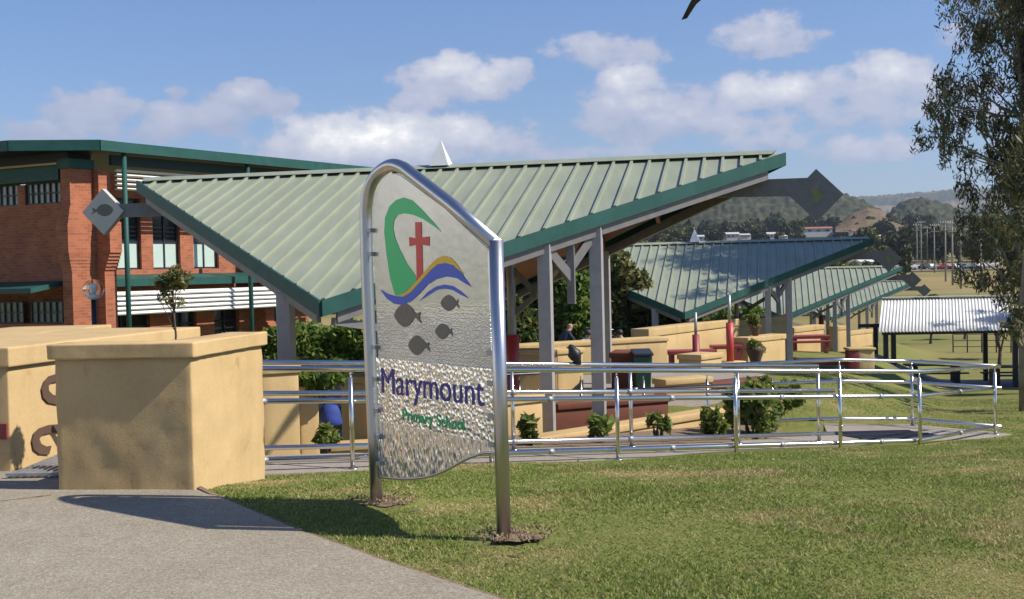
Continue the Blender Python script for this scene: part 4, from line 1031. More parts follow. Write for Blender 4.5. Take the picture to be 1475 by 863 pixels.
# ------------------------------------------------------------------ plants near
for (px, py, Y, R, n, lab) in ((762, 642, 14.9, (.16, .14, .19), 170, 'small sparse shrub behind the rail nearest the sign'), (864, 638, 15.5, (.21, .15, .19), 170, 'small sparse shrub before the red brown wall'), (948, 636, 16.1, (.15, .12, .19), 140, 'small upright shrub behind the middle rail post'), (1030, 633, 16.7, (.22, .18, .22), 300, 'leafy shrub at the right end of the low kerb wall')):
    b_ = at(px, py, Y); b_.z = max(b_.z, rampz(b_.x, b_.y) - .02)
    bush('shrub', b_, R, n, .075, L_shrub, lab, 'shrub', 'shrubs along the ramp', 6, 6, 2.4)
b_ = at(1085, 630, 17.2); bush('shrub', b_, (.44, .35, .46), 1700, .065, L_shrub, 'large leafy shrub behind the ramp rails near the landing', 'shrub', 'shrubs along the ramp', 22, 7, 2.0)
b_ = at(1120, 575, 19.5); b_.z = -.8; bush('shrub', b_, (.5, .4, .28), 1000, .065, L_shrub, 'spreading shrub top just right of the large leafy shrub', 'shrub', 'shrubs along the ramp', 16, 6, 2.0)
b_ = at(470, 648, 15.0); bush('shrub', b_, (.22, .2, .18), 500, .05, L_shrub, 'small leafy plant below the blue bag', 'plant', None, 8, 4)
# hedges
def hedge(name, px0, px1, ytop, Y, depth, zb, n, leaf, m, label):
    a, b = X_at(px0, Y), X_at(px1, Y); zt_ = at((px0 + px1) / 2, ytop, Y).z
    t = empty(name, ((a + b) / 2, Y, zb), label, 'hedge')
    P = rng.uniform((a, Y - depth / 2, zb), (b, Y + depth / 2, zt_), (n, 3))
    k = rng.integers(0, 4, n); P[k == 0, 1] = Y - depth / 2 + rng.normal(0, .05, (k == 0).sum()); P[k == 1, 2] = zt_ + rng.normal(0, .05, (k == 1).sum())
    P[:, 2] += .09 * np.sin(P[:, 0] * 3.1) + .05 * np.sin(P[:, 0] * 7.3); P[:, 1] += .08 * np.sin(P[:, 0] * 4 + P[:, 2] * 5)
    leaves_obj('foliage', P, leaf, m, t, 1.9)
    s = MB()
    for x in np.arange(a + .3, b, .6): limb_mb(s, (x, Y, zb - .05), (x + random.uniform(-.1, .1), Y, zt_ - .2), .03, .01, .04, 4, 5)
    s.build('stem', M['trunk'], t, uv=False)
hedge('hedge', 415, 640, 472, 29.0, 1.2, -1.2, 15000, .09, L_hedge, 'clipped green hedge behind the pavilion column left of the sign')
hedge('hedge', 340, 408, 486, 28.6, 1.0, -1.1, 5000, .09, L_hedge, 'short green hedge between the planter and the brick building')
bb_ = at(462, 562, 15.6); bb_.z -= .1; bush('bush', bb_, (.50, .32, .24), 3200, .055, L_hedge, 'rounded bright green bush below the clipped hedge', 'shrub', None, 18, 6)
# dark trees behind the first pavilion
def tree(name, base, h, R, n, leaf, m, label, group=None, cat='tree', trunk=.12, bark='trunk', k=20, cz=.62, sub=.42, elong=1.9, droop=.1):
    base = Vector(base); t = empty(name, base, label, cat, group); c = base + Vector((0, 0, h * cz))
    s = MB(); P = limb_mb(s, base - Vector((0, 0, .15)), base + Vector((random.uniform(-.1, .1) * R[0], 0, h * .72)), trunk, trunk * .4, .04, 8, 9)
    for i in range(7):
        a = random.uniform(0, 6.28); q = P[2 + i % 5]
        limb_mb(s, q, c + Vector((R[0] * .65 * math.cos(a), R[1] * .65 * math.sin(a), random.uniform(-.2, .6) * R[2])), trunk * .45, trunk * .12, .08, 5, 6)
    s.build('trunk', M[bark], t, uv=False)
    leaves_obj('crown', crown_points(c, R, n, k, sub=sub), leaf, m, t, elong, droop)
    return t
spots = [(748, 37, 2.6, .9), (782, 38, 3.2, 1.0), (822, 37.5, 4.2, 1.1), (858, 38.5, 4.4, 1.0), (893, 37.5, 4.2, 1.0), (926, 38.5, 3.4, 1.1), (955, 39, 2.6, 1.2), (712, 38, 2.8, 1.0), (1000, 52, 2.4, 1.6), (1062, 54, 2.6, 1.5), (1030, 56, 2.4, 1.5)]
ll = ['dense green tree right behind the red sleeved post', 'dense dark tree behind the first grey column', 'tall leafy tree above the seated people', 'olive leafy tree between the two grey columns', 'dense leafy tree right of the second grey column', 'leafy tree beside the low edge of the second pavilion', 'small tree behind the tall tan wall end', 'leafy tree half hidden by the sign post', 'tree seen under the low corner of the second pavilion', 'palm like tree right of the second pavilion corner post', 'tree above the tan wall under the second pavilion']
for i, (px, Y, h, r) in enumerate(spots):
    x = X_at(px, Y); z = H(x, Y)
    tree('leafy_tree', (x, Y, z), h, (r, r, h * .42), 5200, .11, [L_dark, L_hedge, L_olive][(i * 2 + (i > 4)) % 3], ll[i], 'trees behind the pavilions', k=26, trunk=.06, cz=.55)

# ------------------------------------------------------------------ gum trees
def gum(base, clumps, trunkpts, label, leaf=.13, dens=1.0, Ysp=1.4):
    t = empty('gum_tree', base, label, 'tree', 'gum trees by the shelter'); s = MB()
    s.tube(trunkpts[0], trunkpts[1], 10)
    C = []; P0_ = trunkpts[0]
    for (p, r) in clumps:
        q = min(P0_, key=lambda v: (v - p).length + (1.2 if v.z > p.z - .3 else 0) * 2)
        limb_mb(s, q, p, .05, .012, .06, 6, 6)
        nn = int(dens * 1350 * r * r) + 40
        k = max(3, int(6 * r / .4))
        for j in range(k):
            c = np.array(p) + rng.normal(0, 1, 3) * np.array((r * .55, r * .55, r * .45))
            w = rng.uniform(.18, .34) * r + .08
            c2 = clump(c, (w, w, w * 1.5), max(12, nn // k), .1); c2[:, 2] -= rng.random(len(c2)) * .25; C.append(c2)
            if j % 2 == 0: limb_mb(s, p, Vector(c), .014, .004, .06, 3, 4)
    s.build('trunk', M['palebark'], t, uv=False)
    leaves_obj('crown', np.concatenate(C), leaf * .36, L_gum, t, 4.0, .6)
    return t
YG = 38.3
cl = [(1420, -25, 55), (1465, -5, 50), (1440, 25, 48), (1405, 40, 34), (1470, 50, 36), (1362, 112, 24), (1350, 150, 26), (1345, 190, 26), (1380, 125, 22), (1420, 115, 42), (1392, 165, 36), (1432, 165, 32), (1368, 212, 22), (1400, 228, 26), (1442, 230, 28), (1465, 190, 30), (1392, 262, 20), (1420, 285, 24), (1388, 305, 22), (1440, 300, 26), (1465, 275, 26), (1425, 335, 26), (1452, 362, 30), (1410, 372, 22), (1396, 398, 20), (1438, 400, 26), (1468, 330, 28), (1500, 60, 60), (1510, 150, 60), (1505, 240, 60), (1515, 330, 50), (1480, -60, 60), (1540, 0, 60), (1490, 400, 30)]
cl3 = [(at(x, y, YG + random.uniform(-1.6, 1.6)), r / 45.0) for x, y, r in cl]
tz = [(1500, 560), (1494, 480), (1474, 415), (1463, 330), (1466, 250), (1473, 170), (1468, 90), (1462, 20), (1455, -40)]
tp3 = [at(x, y, YG) for x, y in tz]; tp3[0].z = H(tp3[0].x, YG) - .1
gum(Vector(tp3[0]) + Vector((0, 0, .1)), cl3, (tp3, [.11, .10, .085, .08, .075, .065, .055, .04, .03]), 'tall gum tree with drooping leaves at the right edge of the photo', dens=.8)
tn_ = [at(1474, 590, 24), at(1473, 500, 24), at(1474, 430, 24), at(1480, 340, 24), at(1492, 250, 24)]; tn_[0].z = H(tn_[0].x, 24) - .1
cln = [(at(x, y, 24 + random.uniform(-.8, .8)), r / 71.0) for x, y, r in ((1500, 400, 40), (1510, 330, 45), (1500, 250, 45), (1520, 180, 50), (1462, 440, 16), (1450, 470, 14), (1525, 470, 30))]
gum(Vector(tn_[0]) + Vector((0, 0, .1)), cln, (tn_, [.085, .075, .065, .055, .04]), 'slim dark trunked gum standing before the tall gum', dens=1.3)
hb = Vector((27.2, 44.2, H(27.2, 44.2))); trk = [hb, hb + Vector((0, 0, 3)), hb + Vector((-.3, .1, 6)), hb + Vector((.1, 0, 8.5))]
cg = [(hb + Vector((random.uniform(-3.2, 3.0), random.uniform(-2.6, 2.6), random.uniform(3.2, 8.8))), random.uniform(.8, 1.4)) for _ in range(26)]
h2 = Vector((20.6, 38.0, H(20.6, 38.0))); t2_ = [h2, h2 + Vector((.1, 0, 5)), h2 + Vector((-.1, 0, 10)), h2 + Vector((0, 0, 15.5))]
cg2 = [(h2 + Vector((random.uniform(-3.0, 2.4), random.uniform(-2.6, 1.6), random.uniform(7.2, 15.5))), random.uniform(.9, 1.5)) for _ in range(44)]
gum(h2, cg2, (t2_, [.2, .16, .11, .05]), 'gum tree outside the photo whose shade falls on the second pavilion', dens=.8, leaf=.24)
gum(hb, cg, (trk, [.2, .16, .11, .05]), 'gum tree outside the photo whose shade falls on the white shelter', dens=.55, leaf=.2)
# small trees past the shelter
for i, (px, py, Y, h, lab) in enumerate(((1440, 515, 62, 3.6, 'small forked tree behind the white shelter'), (1340, 497, 80, 3.4, 'twisted small tree beyond the shelter posts'), (1390, 497, 84, 3.0, 'thin small tree in the dry paddock'), (1462, 500, 66, 3.2, 'small tree right of the forked tree'))):
    q = at(px, py, Y); q.z = H(q.x, q.y)
    tree('paddock_tree', q, h, (1.1, 1.1, .8), 1300, .12, L_olive, lab, 'small trees in the paddock', trunk=.11, k=12, cz=.8, sub=.4)

# ------------------------------------------------------------------ distance
road_y = 300.0
rd = MB(); xs = np.arange(-200, 420, 20)
vs = []; 
for x in xs: vs += [(x, road_y - 5, H(x, road_y - 5) + .12), (x, road_y + 5, H(x, road_y + 5) + .12)]
rd.add(vs, [(2 * i, 2 * i + 2, 2 * i + 3, 2 * i + 1) for i in range(len(xs) - 1)]); tag(rd.build('road', M['asphalt'], uv=False), kind='structure')
# cars
car_cols = {'white': (.75, .75, .74), 'silver': (.4, .41, .43), 'red': (.35, .03, .03), 'blue': (.04, .07, .2), 'dark grey': (.05, .05, .055)}
def make_car(c, label):
    t = empty('parked_car', (0, 0, 0), label, 'car', 'cars parked along the far road')
    pr = [(-2.15, .35), (-2.2, .75), (-2.0, .95), (-1.55, 1.02), (-1.0, 1.42), (.35, 1.45), (1.05, 1.0), (1.9, .88), (2.2, .65), (2.15, .35)]
    n = len(pr); s = MB(); rows = []
    for sy, k in ((-.85, 0), (-.8, .0), (.8, 0), (.85, 0)): pass
    vs = []; 
    for y in (-.86, .86):
        for (x, z) in pr: vs.append((x, y * (.80 if z > 1.1 else 1), z))
    s.add(vs, [tuple(range(n - 1, -1, -1)), tuple(range(n, 2 * n))] + [(i, (i + 1) % n, (i + 1) % n + n, i + n) for i in range(n)])
    b = bevel(s.build('body', c, t, uv=False), .05, 2)
    g = MB(); 
    for y in (-1, 1): g.prism([(-1.35, y * .80, 1.06), (.85, y * .80, 1.06), (.3, y * .715, 1.38), (-.95, y * .715, 1.38)], (0, y * .03, 0))
    g.build('window', M['glassdark'], t, uv=False)
    for x in (-1.35, 1.35):
        for y in (-.8, .8): MB().tube([(x, y - .1, .32), (x, y + .1, .32)], .32, 14).build('wheel', M['rubber'], t, uv=False)
    return t
protos = {k: make_car(plain(k.replace(' ', '_') + '_car_paint', v, v, 1, .3), k + ' car') for k, v in car_cols.items()}
seq = [('white', 1322), ('dark grey', 1332), ('white', 1341), ('silver', 1352), ('red', 1361), ('white', 1369), ('white', 1379), ('blue', 1388), ('silver', 1397), ('white', 1407), ('white', 1310), ('dark grey', 1301), ('silver', 1418), ('white', 1429)]
ordn = ['leftmost', 'second', 'third', 'fourth', 'fifth', 'sixth', 'seventh']
seq.sort(key=lambda q: q[1]); used = {}
cnt = {}
for c, px in seq: cnt[c] = cnt.get(c, 0) + 1
for c, px in seq:
    i = used.get(c, 0); used[c] = i + 1; Y = 322 + 7 * math.sin(px * .7); x = X_at(px, Y)
    t = protos[c] if i == 0 else copy_tree(protos[c])
    t.location = (x, Y, H(x, Y) + .02); t.rotation_euler.z = random.choice([.0, 1.4, 1.7, 3.1])
    t['label'] = (f'{c} car parked across the paddock, {ordn[i]} of the {c} ones' if cnt[c] > 1 else f'only {c} car in the row across the paddock')
# power poles
poles = [(1321, 322, 372, 330), (1327, 318, 376, 310), (1336, 326, 380, 340), (1346, 322, 386, 285), (1362, 317, 397, 225), (1372, 318, 404, 205), (1384, 313, 408, 190), (1413, 330, 405, 200)]
nm = ['leftmost far power pole behind the trees', 'second far power pole from the left', 'far pale power pole left of the car row', 'power pole standing over the parked cars', 'tall power pole at the middle of the paddock edge', 'tall power pole with two crossarms, nearest the middle', 'tallest pale power pole left of the gum tree', 'power pole partly behind gum leaves']
for i, (px, y0, y1, Y) in enumerate(poles):
    b_ = at(px, y1, Y); tp_ = at(px - .6, y0, Y); zb = H(b_.x, Y)
    t = empty('power_pole', (b_.x, Y, zb), nm[i], 'power pole', 'power poles across the paddock')
    MB().tube([(b_.x, Y, zb - .3), tp_], [.17, .12], 10).build('pole', M['wood'], t, uv=False)
    for k, dz in enumerate((.5, 1.9)): MB().box((tp_.x, Y - .2, tp_.z - dz), (2.2, .10, .11), (1, .2, 0)).build('crossarm', M['wood'], t, uv=False)
    s = MB()
    for x in (-1.05, -.5, .5, 1.05): s.lathe((tp_.x + x, Y - .2 + .2 * x, tp_.z - .42), [(.06, 0), (.08, .1), (.04, .25)], 8)
    s.build('insulators', M['white'], t, uv=False)
# far houses and sheds
hs = [(1066, 1082, 336, 342, 600, 'hillroof', 'grey roofed low house right of the pale low building'), (1122, 1135, 338, 343, 520, 'hillroof', 'pale shed roof among the trees below the hill'), (1228, 1240, 330, 336, 640, 'terracotta', 'small red roofed house under the bare hillside'), (1262, 1276, 338, 344, 560, 'white', 'white shed in the trees left of the power poles'), (1046, 1066, 334, 342, 640, 'hillroof', 'pale low building in the trees above the second pavilion ridge'), (1102, 1121, 334, 342, 640, 'hillroof', 'small pale house in the trees left of the diamond plate'), (1137, 1145, 336, 341.5, 600, 'white', 'tiny bright white hut on the far slope'), (1158, 1200, 326, 334, 760, 'terracotta', 'long pale building with brown roof on the far slope'), (1204, 1226, 321.5, 327, 860, 'white', 'white flat building on the far hillside'), (1240, 1262, 372, 385, 200, 'white', 'white caravan shaped hut beyond the third pavilion'), (1000, 1020, 338, 345, 620, 'hillroof', 'pale roof among trees left of the pavilion vent'), (1310, 1322, 329, 334, 700, 'terracotta', 'brown roofed house among the far trees'), (1290, 1300, 350, 356, 520, 'white', 'small white house below the bare hillside')]
for i, (x0, x1, y0, y1, Y, rm, lab) in enumerate(hs):
    a = at(x0, y1, Y); b_ = at(x1, y0, Y); w = b_.x - a.x; h = b_.z - a.z; cx_ = (a.x + b_.x) / 2; zb = min(a.z, H(cx_, Y)) - 1
    t = empty('far_house', (cx_, Y, zb), lab, 'house', 'far houses on the slope')
    wl = MB().box((cx_, Y + 4, (zb + a.z + h * .6) / 2), (w * .94, 8, a.z + h * .6 - zb)).build('wall', M['hillhouse'], t, uv=False)
    z0_ = a.z + h * .6 + .01
    r = MB().prism([(cx_ - w / 2, Y - .5, z0_), (cx_ - w / 2, Y + 4, z0_ + h * .4), (cx_ - w / 2, Y + 8.5, z0_)], (w, 0, 0)); r.build('roof', M[rm], t, uv=False)
    for k in (-.3, 0, .3): MB().box((cx_ + w * k, Y - .03, a.z + h * .2), (w * .12, .08, h * .3)).build('window', M['glassdark'], t, uv=False)
# tree belts: copies of a few prototypes
protoT = []
for i in range(5):
    h = 10; R = (random.uniform(3.2, 4.6), random.uniform(3.2, 4.4), random.uniform(3.4, 4.6))
    protoT.append(tree('far_tree', (0, 0, 0), h, R, 2600, .62, [L_far, L_dark, L_far, L_olive, L_far][i], 'x', 'far trees across the paddock', trunk=.28, k=26, cz=.58, sub=.38))
pl_ = []
for k in range(250):
    px = random.uniform(860, 1480); Y = random.choice([130, 180, 350, 380, 420, 470, 520, 560, 600, 640, 700, 780]) * random.uniform(.95, 1.08)
    if Y < 300 and px > 1265: continue
    if Y > 340 and px > 1260 and Y > 620: continue
    pl_.append((px, Y, random.uniform(.75, 1.35) if Y > 300 else random.uniform(.35, .6)))
for px in range(1240, 1480, 11): pl_.append((px + random.uniform(-4, 4), random.uniform(355, 470), random.uniform(.8, 1.5)))
for px in (1262, 1285, 1300, 1232, 1215): pl_.append((px, random.uniform(210, 270), random.uniform(.5, .85)))
pl_ = [q for q in pl_ if not any(abs(q[0] - (h_[0] + h_[1]) / 2) < (h_[1] - h_[0]) / 2 + 1.2 * FPX / q[1] * q[2] and 300 < q[1] < h_[4] for h_ in hs)]
for k in range(75): pl_.append((random.uniform(1000, 1345), random.uniform(780, 925), random.uniform(.9, 1.5)))
for k in range(26): pl_.append((random.uniform(1205, 1345), random.uniform(345, 480), random.uniform(.75, 1.15)))
pl_.sort(key=lambda q: -q[1]); useP = [False] * 5
for i, (px, Y, sc) in enumerate(pl_):
    k = i % 5; t = protoT[k] if not useP[k] else copy_tree(protoT[k]); useP[k] = True
    x = X_at(px, Y); t.location = (x, Y, H(x, Y) - .2); t.scale = (sc, sc, sc * random.uniform(.8, 1.2)); t.rotation_euler.z = random.uniform(0, 6.28)
    t['label'] = 'bushy tree in the hazy belt of trees across the paddock'
# hills
def hill(name, m, px0, px1, Y, ridge, depth, amp, nx=260, ny=50, seed=0):
    xs = np.linspace(X_at(px0, Y), X_at(px1, Y), nx); ys = np.linspace(0, 1, ny); px = np.linspace(px0, px1, nx)
    ry = np.interp(px, [r[0] for r in ridge], [r[1] for r in ridge]); hz = np.array([at(p, q, Y).z for p, q in zip(px, ry)])
    V = np.zeros((ny, nx, 3))
    for j, s in enumerate(ys):
        prof = math.sin(min(1, s * 1.25) * math.pi / 2) ** 1.1 if s < .8 else 1 - (s - .8) * 1.5
        yy = Y - depth * (1 - s / .8)
        for i in range(nx):
            p = Vector((xs[i] / 90 + seed, yy / 90, seed)); q = Vector((xs[i] / (amp * 1.3), yy / (amp * 1.3), seed))
            z = 20 + (hz[i] - 20) * prof * (1 + .10 * mnoise.noise(p) * (1 - prof)) + amp * abs(mnoise.noise(q)) * min(1, s * 4)
            V[j, i] = (xs[i] * yy / Y, yy, z)
    me = bpy.data.meshes.new(name); me.vertices.add(nx * ny); me.vertices.foreach_set('co', V.ravel())
    i = np.arange(nx - 1)[None, :] + nx * np.arange(ny - 1)[:, None]; F = np.stack([i, i + 1, i + nx + 1, i + nx], -1).reshape(-1, 4)
    me.loops.add(F.size); me.polygons.add(len(F)); me.loops.foreach_set('vertex_index', F.ravel().astype(np.int32)); me.polygons.foreach_set('loop_start', np.arange(0, F.size, 4, dtype=np.int32)); me.update(calc_edges=True)
    return tag(link(name, me, m), kind='structure')
def forestmat(name, cs, bare=None):
    m, nt, b = nodes(name); tc = N(nt, 'ShaderNodeTexCoord'); P = tc.outputs['Object']
    f = noise_fac(nt, .06, 5, .7, vec=P); o = rampn(nt, f, cs).outputs[0]
    if bare:
        f2 = noise_fac(nt, .006, 4, .5, vec=P); o = mixc(nt, rampn(nt, f2, [(.52, (0, 0, 0)), (.6, (1, 1, 1))]).outputs[0], o, bare)
    nt.links.new(o, b.inputs['Base Color']); b.inputs['Roughness'].default_value = 1; b.inputs['Specular IOR Level'].default_value = 0; return m
fm = forestmat('forest_cover', [(.35, (.024, .03, .02)), (.5, (.05, .054, .032)), (.68, (.105, .098, .055))])
fb = forestmat('cleared_hillside', [(.36, (.15, .108, .072)), (.52, (.185, .135, .09)), (.6, (.075, .075, .045))])
ff = forestmat('far_range_cover', [(.35, (.03, .042, .02)), (.6, (.07, .075, .035))], (.19, .15, .085))
hill('hills', fm, 300, 1300, 1700, [(300, 340), (500, 320), (700, 305), (880, 292), (980, 280), (1060, 272), (1130, 274), (1190, 281), (1212, 285), (1242, 296), (1275, 312), (1300, 330)], 750, 9, 420, 70, 3)
hill('hillside', fb, 1205, 1310, 940, [(1205, 326), (1230, 309), (1252, 301), (1270, 304), (1290, 315), (1310, 330)], 240, .8, 120, 40, 8)
hill('hills', fm, 1270, 1600, 1500, [(1270, 330), (1290, 305), (1310, 294), (1330, 291), (1352, 296), (1380, 306), (1420, 318), (1500, 322), (1600, 326)], 500, 9, 260, 50, 5)
hill('hills', ff, 1100, 1800, 4800, [(1100, 300), (1180, 294), (1245, 287), (1290, 284), (1330, 280), (1350, 279), (1400, 274), (1440, 276), (1500, 270), (1800, 274)], 1600, 14, 300, 40, 11)
hill('hills', ff, -2500, 700, 4800, [(-2500, 330), (0, 345), (700, 330)], 1600, 14, 200, 30, 14)
hill('hills', ff, 1700, 3600, 3800, [(1700, 290), (2200, 270), (2900, 300), (3600, 330)], 1400, 14, 200, 30, 17)

# ------------------------------------------------------------------ birds and people
def bird(base, s_, yaw, label, fly=False):
    t = bpy.data.objects.new('tmp', None)
    mb = MB(); c, sn = math.cos(yaw), math.sin(yaw)
    def T(x, y, z): return Vector(base) + Vector((x * c - y * sn, x * sn + y * c, z)) * s_
    if not fly:
        mb.tube([T(.225, 0, .405), T(.17, 0, .41), T(.13, 0, .415), T(.09, 0, .40), T(.05, 0, .35), T(.01, 0, .26), T(-.05, 0, .15), T(-.10, 0, .05), T(-.16, 0, -.06)], [.003, .012, .042, .05, .055, .085, .075, .045, .02], 12)
        for y in (-.03, .03): mb.tube([T(0, y, .14), T(.01, y, .05), T(.0, y, .0)], [.016, .007, .006], 6); mb.tube([T(-.02, y, .006), T(.05, y, .006)], .006, 5)
    else:
        mb.tube([T(.24, 0, 0), T(.18, 0, .0), T(.13, 0, .005), T(.06, 0, .0), T(-.05, 0, -.01), T(-.15, 0, 0), T(-.27, 0, .0)], [.004, .012, .035, .06, .055, .03, .045], 12, flat=.8)
        for y in (-1, 1):
            mb.add([T(.09, y * .04, .02), T(-.07, y * .04, .02), T(.12, y * .22, .10), T(-.06, y * .24, .10), T(.02, y * .45, -.02), T(-.09, y * .40, -.02), T(-.12, y * .60, -.20), T(-.05, y * .58, -.18)], [(0, 1, 3, 2), (2, 3, 5, 4), (4, 5, 6, 7)])
            mb.add([T(.09, y * .04, .01), T(-.07, y * .04, .01), T(.12, y * .22, .09), T(-.06, y * .24, .09), T(.02, y * .45, -.03), T(-.09, y * .40, -.03), T(-.12, y * .60, -.205), T(-.05, y * .58, -.185)], [(2, 3, 1, 0), (4, 5, 3, 2), (7, 6, 5, 4)])
    bpy.data.objects.remove(t)
    o = mb.build('bird', M['feather'], uv=False, off=Vector(base)); tag(o, label, 'bird', 'black birds'); return o
q = g3(RA + RU * 2.2 + RN * W_R); pb_ = at(822, 524, q.y)
for k in np.linspace(-2, 7, 400):
    p = g3(RA + RU * k + RN * W_R)
    if abs((p.x / p.y) - (823 - CX) / FPX) < .0015: q = p
bird(q + Vector((0, 0, RH + .026)), .44, 2.9, 'black bird perched on the inner ramp handrail')
bird(at(1024, -9, 14), .95, .3, 'black bird in flight cut by the top of the photo', True)
bird(at(1388, 172, 35.2), .9, 3.0, 'black bird flying before the tall gum tree', True)
def person(base, label, top, yaw, lean=.15, hat=None, hairm=None):
    """seated figure: base is the seat point"""
    t = empty('person', base, label, 'person', 'people sitting under the trees'); c, s_ = math.cos(yaw), math.sin(yaw)
    def T(x, y, z): return Vector((x * c - y * s_, x * s_ + y * c, z))
    J = {'pel': ((0, 0, .08), .15), 'bel': ((.03 + lean * .2, 0, .25), .135), 'che': ((.05 + lean * .6, 0, .45), .15), 'nec': ((.08 + lean, 0, .60), .055), 'hea': ((.12 + lean, 0, .70), .085), 'crn': ((.12 + lean, 0, .79), .075)}
    ed = [('pel', 'bel'), ('bel', 'che'), ('che', 'nec'), ('nec', 'hea'), ('hea', 'crn')]
    for sg, n in ((-1, 'l'), (1, 'r')):
        J['sh' + n] = ((.05 + lean * .75, .19 * sg, .52), .065); J['el' + n] = ((.16 + lean, .23 * sg, .27), .05); J['wr' + n] = ((.38 + lean * .6, .12 * sg, .22), .036); J['ha' + n] = ((.45 + lean * .6, .09 * sg, .21), .042)
        J['hp' + n] = ((.04, .10 * sg, .06), .10); J['kn' + n] = ((.45, .13 * sg, .10), .07); J['an' + n] = ((.45, .13 * sg, -.34), .048); J['fo' + n] = ((.62, .14 * sg, -.40), .045)
        ed += [('che', 'sh' + n), ('sh' + n, 'el' + n), ('el' + n, 'wr' + n), ('wr' + n, 'ha' + n), ('pel', 'hp' + n), ('hp' + n, 'kn' + n), ('kn' + n, 'an' + n), ('an' + n, 'fo' + n)]
    ks = list(J); me = bpy.data.meshes.new('body'); me.from_pydata([T(*J[k][0]) for k in ks], [(ks.index(a), ks.index(b)) for a, b in ed], [])
    o = bpy.data.objects.new('body', me); COL.objects.link(o); o.parent = t; o.modifiers.new('skin', 'SKIN'); o.modifiers.new('sub', 'SUBSURF').render_levels = 2
    for i, k in enumerate(ks): me.skin_vertices[0].data[i].radius = (J[k][1], J[k][1])
    me.skin_vertices[0].data[0].use_root = True
    # skin where head and hands are, cloth elsewhere (one body, coloured by height)
    m, nt, b = nodes('figure'); tc = N(nt, 'ShaderNodeTexCoord'); sx = N(nt, 'ShaderNodeSeparateXYZ'); nt.links.new(tc.outputs['Object'], sx.inputs[0])
    r = rampn(nt, sx.outputs[2], [(0, (.03, .03, .04)), (.13, top), (.605, (.42, .24, .17))], 'CONSTANT'); nt.links.new(r.outputs[0], b.inputs['Base Color']); b.inputs['Roughness'].default_value = .8
    me.materials.append(m)
    hd = T(.12 + lean, 0, .74)
    fm_ = MB(); 
    fm_.tube([hd + Vector(base) + T(.085, 0, .02), hd + Vector(base) + T(.115, 0, -.015)], [.010, .016], 8)
    fm_.build('nose', M['skin'], t, uv=False)
    if hairm:
        MB().lathe(Vector(base) + hd + T(-.015, 0, -.02), [(.092, -.02), (.1, .03), (.085, .08), (.05, .11), (.01, .12)], 14).build('hair', hairm, t, uv=False)
    if hat:
        MB().lathe(Vector(base) + hd + Vector((0, 0, .02)), [(.16, 0), (.16, .012), (.1, .02), (.095, .09), (.05, .115), (.01, .12)], 18).build('hat', hat, t, uv=False)
    return t
for (px, py, Y, lab, top, yaw, lean, hat, hm) in (
    (805, 464, 32.0, 'person in a dark navy top hunched behind the tan wall', (.012, .016, .035), .4, .22, None, None),
    (829, 474, 29.5, 'person with dark hair and white top sitting by the tan wall', (.6, .6, .66), -.6, .25, None, M['hair']),
    (884, 470, 32.5, 'person in dark clothes and pale hat under the dense trees', (.02, .02, .03), -2.2, .2, M['whitecloth'], None),
    (908, 474, 33.0, 'person with dark hair in a pale grey top under the trees', (.35, .35, .38), 2.9, .2, None, M['hair'])):
    pa = at(px, py, Y); person(Vector((pa.x, pa.y, pa.z - .84)), lab, top, yaw, lean, hat, hm)

# ------------------------------------------------------------------ grass blades on the near lawn
def blades(n, x0, x1, y0, y1):
    y = y0 + (y1 - y0) * rng.random(n) ** 1.35; x = x0 + (x1 - x0) * rng.random(n)
    vis = (np.abs(x) < y * .47 + .4)
    x, y = x[vis], y[vis]
    k = ~inside(x + rng.normal(.02, .022, len(x)), y, path_poly) & ~inside(x, y, [(p[0], p[1]) for p in ramp_poly]) & ~inside(x, y, [b0[:], b1[:], b2[:], b3[:]])
    for P in (P0, P1): k &= ((x - P.x - .06) / 1.2) ** 2 + (y - P.y) ** 2 > .045 * (1 + rng.random(len(x)))
    t_ = (x - RA.x) * RN.x + (y - RA.y) * RN.y; k &= (t_ < -.1) | (x > 7.8)
    return x[k], y[k]
bx, by = blades(560000, -3.2, 10.5, 5.6, 18.5)
fxx = rng.uniform(2.5, 18, 170000); fyy = 15.5 + 19 * rng.random(170000) ** 1.2
fk = (np.abs(fxx) < fyy * .47 + .4) & ~inside(fxx, fyy, ramp_poly) & ~inside(fxx, fyy, lane) & (fxx > 4.2 + np.maximum(0, fyy - 20) * .36) & (((fxx - RA.x) * RN.x + (fyy - RA.y) * RN.y > 0))
bx = np.concatenate([bx, fxx[fk]]); by = np.concatenate([by, fyy[fk]])
n = len(bx); bz = Hn(bx, by) + und(bx, by)
hgt = rng.uniform(.009, .022, n) * (1 + .5 * np.sin(bx * 1.9) * np.sin(by * 2.3)); an = rng.uniform(0, 2 * np.pi, n); ln = rng.normal(0, .018, (n, 2)); w = rng.uniform(.003, .006, n) * (1 + by * .05)
V = np.zeros((n, 3, 3)); V[:, 0] = np.stack([bx - w * np.cos(an), by - w * np.sin(an), bz - .003], 1); V[:, 1] = np.stack([bx + w * np.cos(an), by + w * np.sin(an), bz - .003], 1)
V[:, 2] = np.stack([bx + ln[:, 0], by + ln[:, 1], bz + hgt], 1)
me = bpy.data.meshes.new('grass'); me.vertices.add(3 * n); me.loops.add(3 * n); me.polygons.add(n); me.vertices.foreach_set('co', V.ravel()); me.loops.foreach_set('vertex_index', np.arange(3 * n, dtype=np.int32)); me.polygons.foreach_set('loop_start', np.arange(0, 3 * n, 3, dtype=np.int32)); me.update(calc_edges=True)
tag(link('grass', me, M['blades']), 'short patchy green lawn grass round the sign', 'grass', kind='stuff')
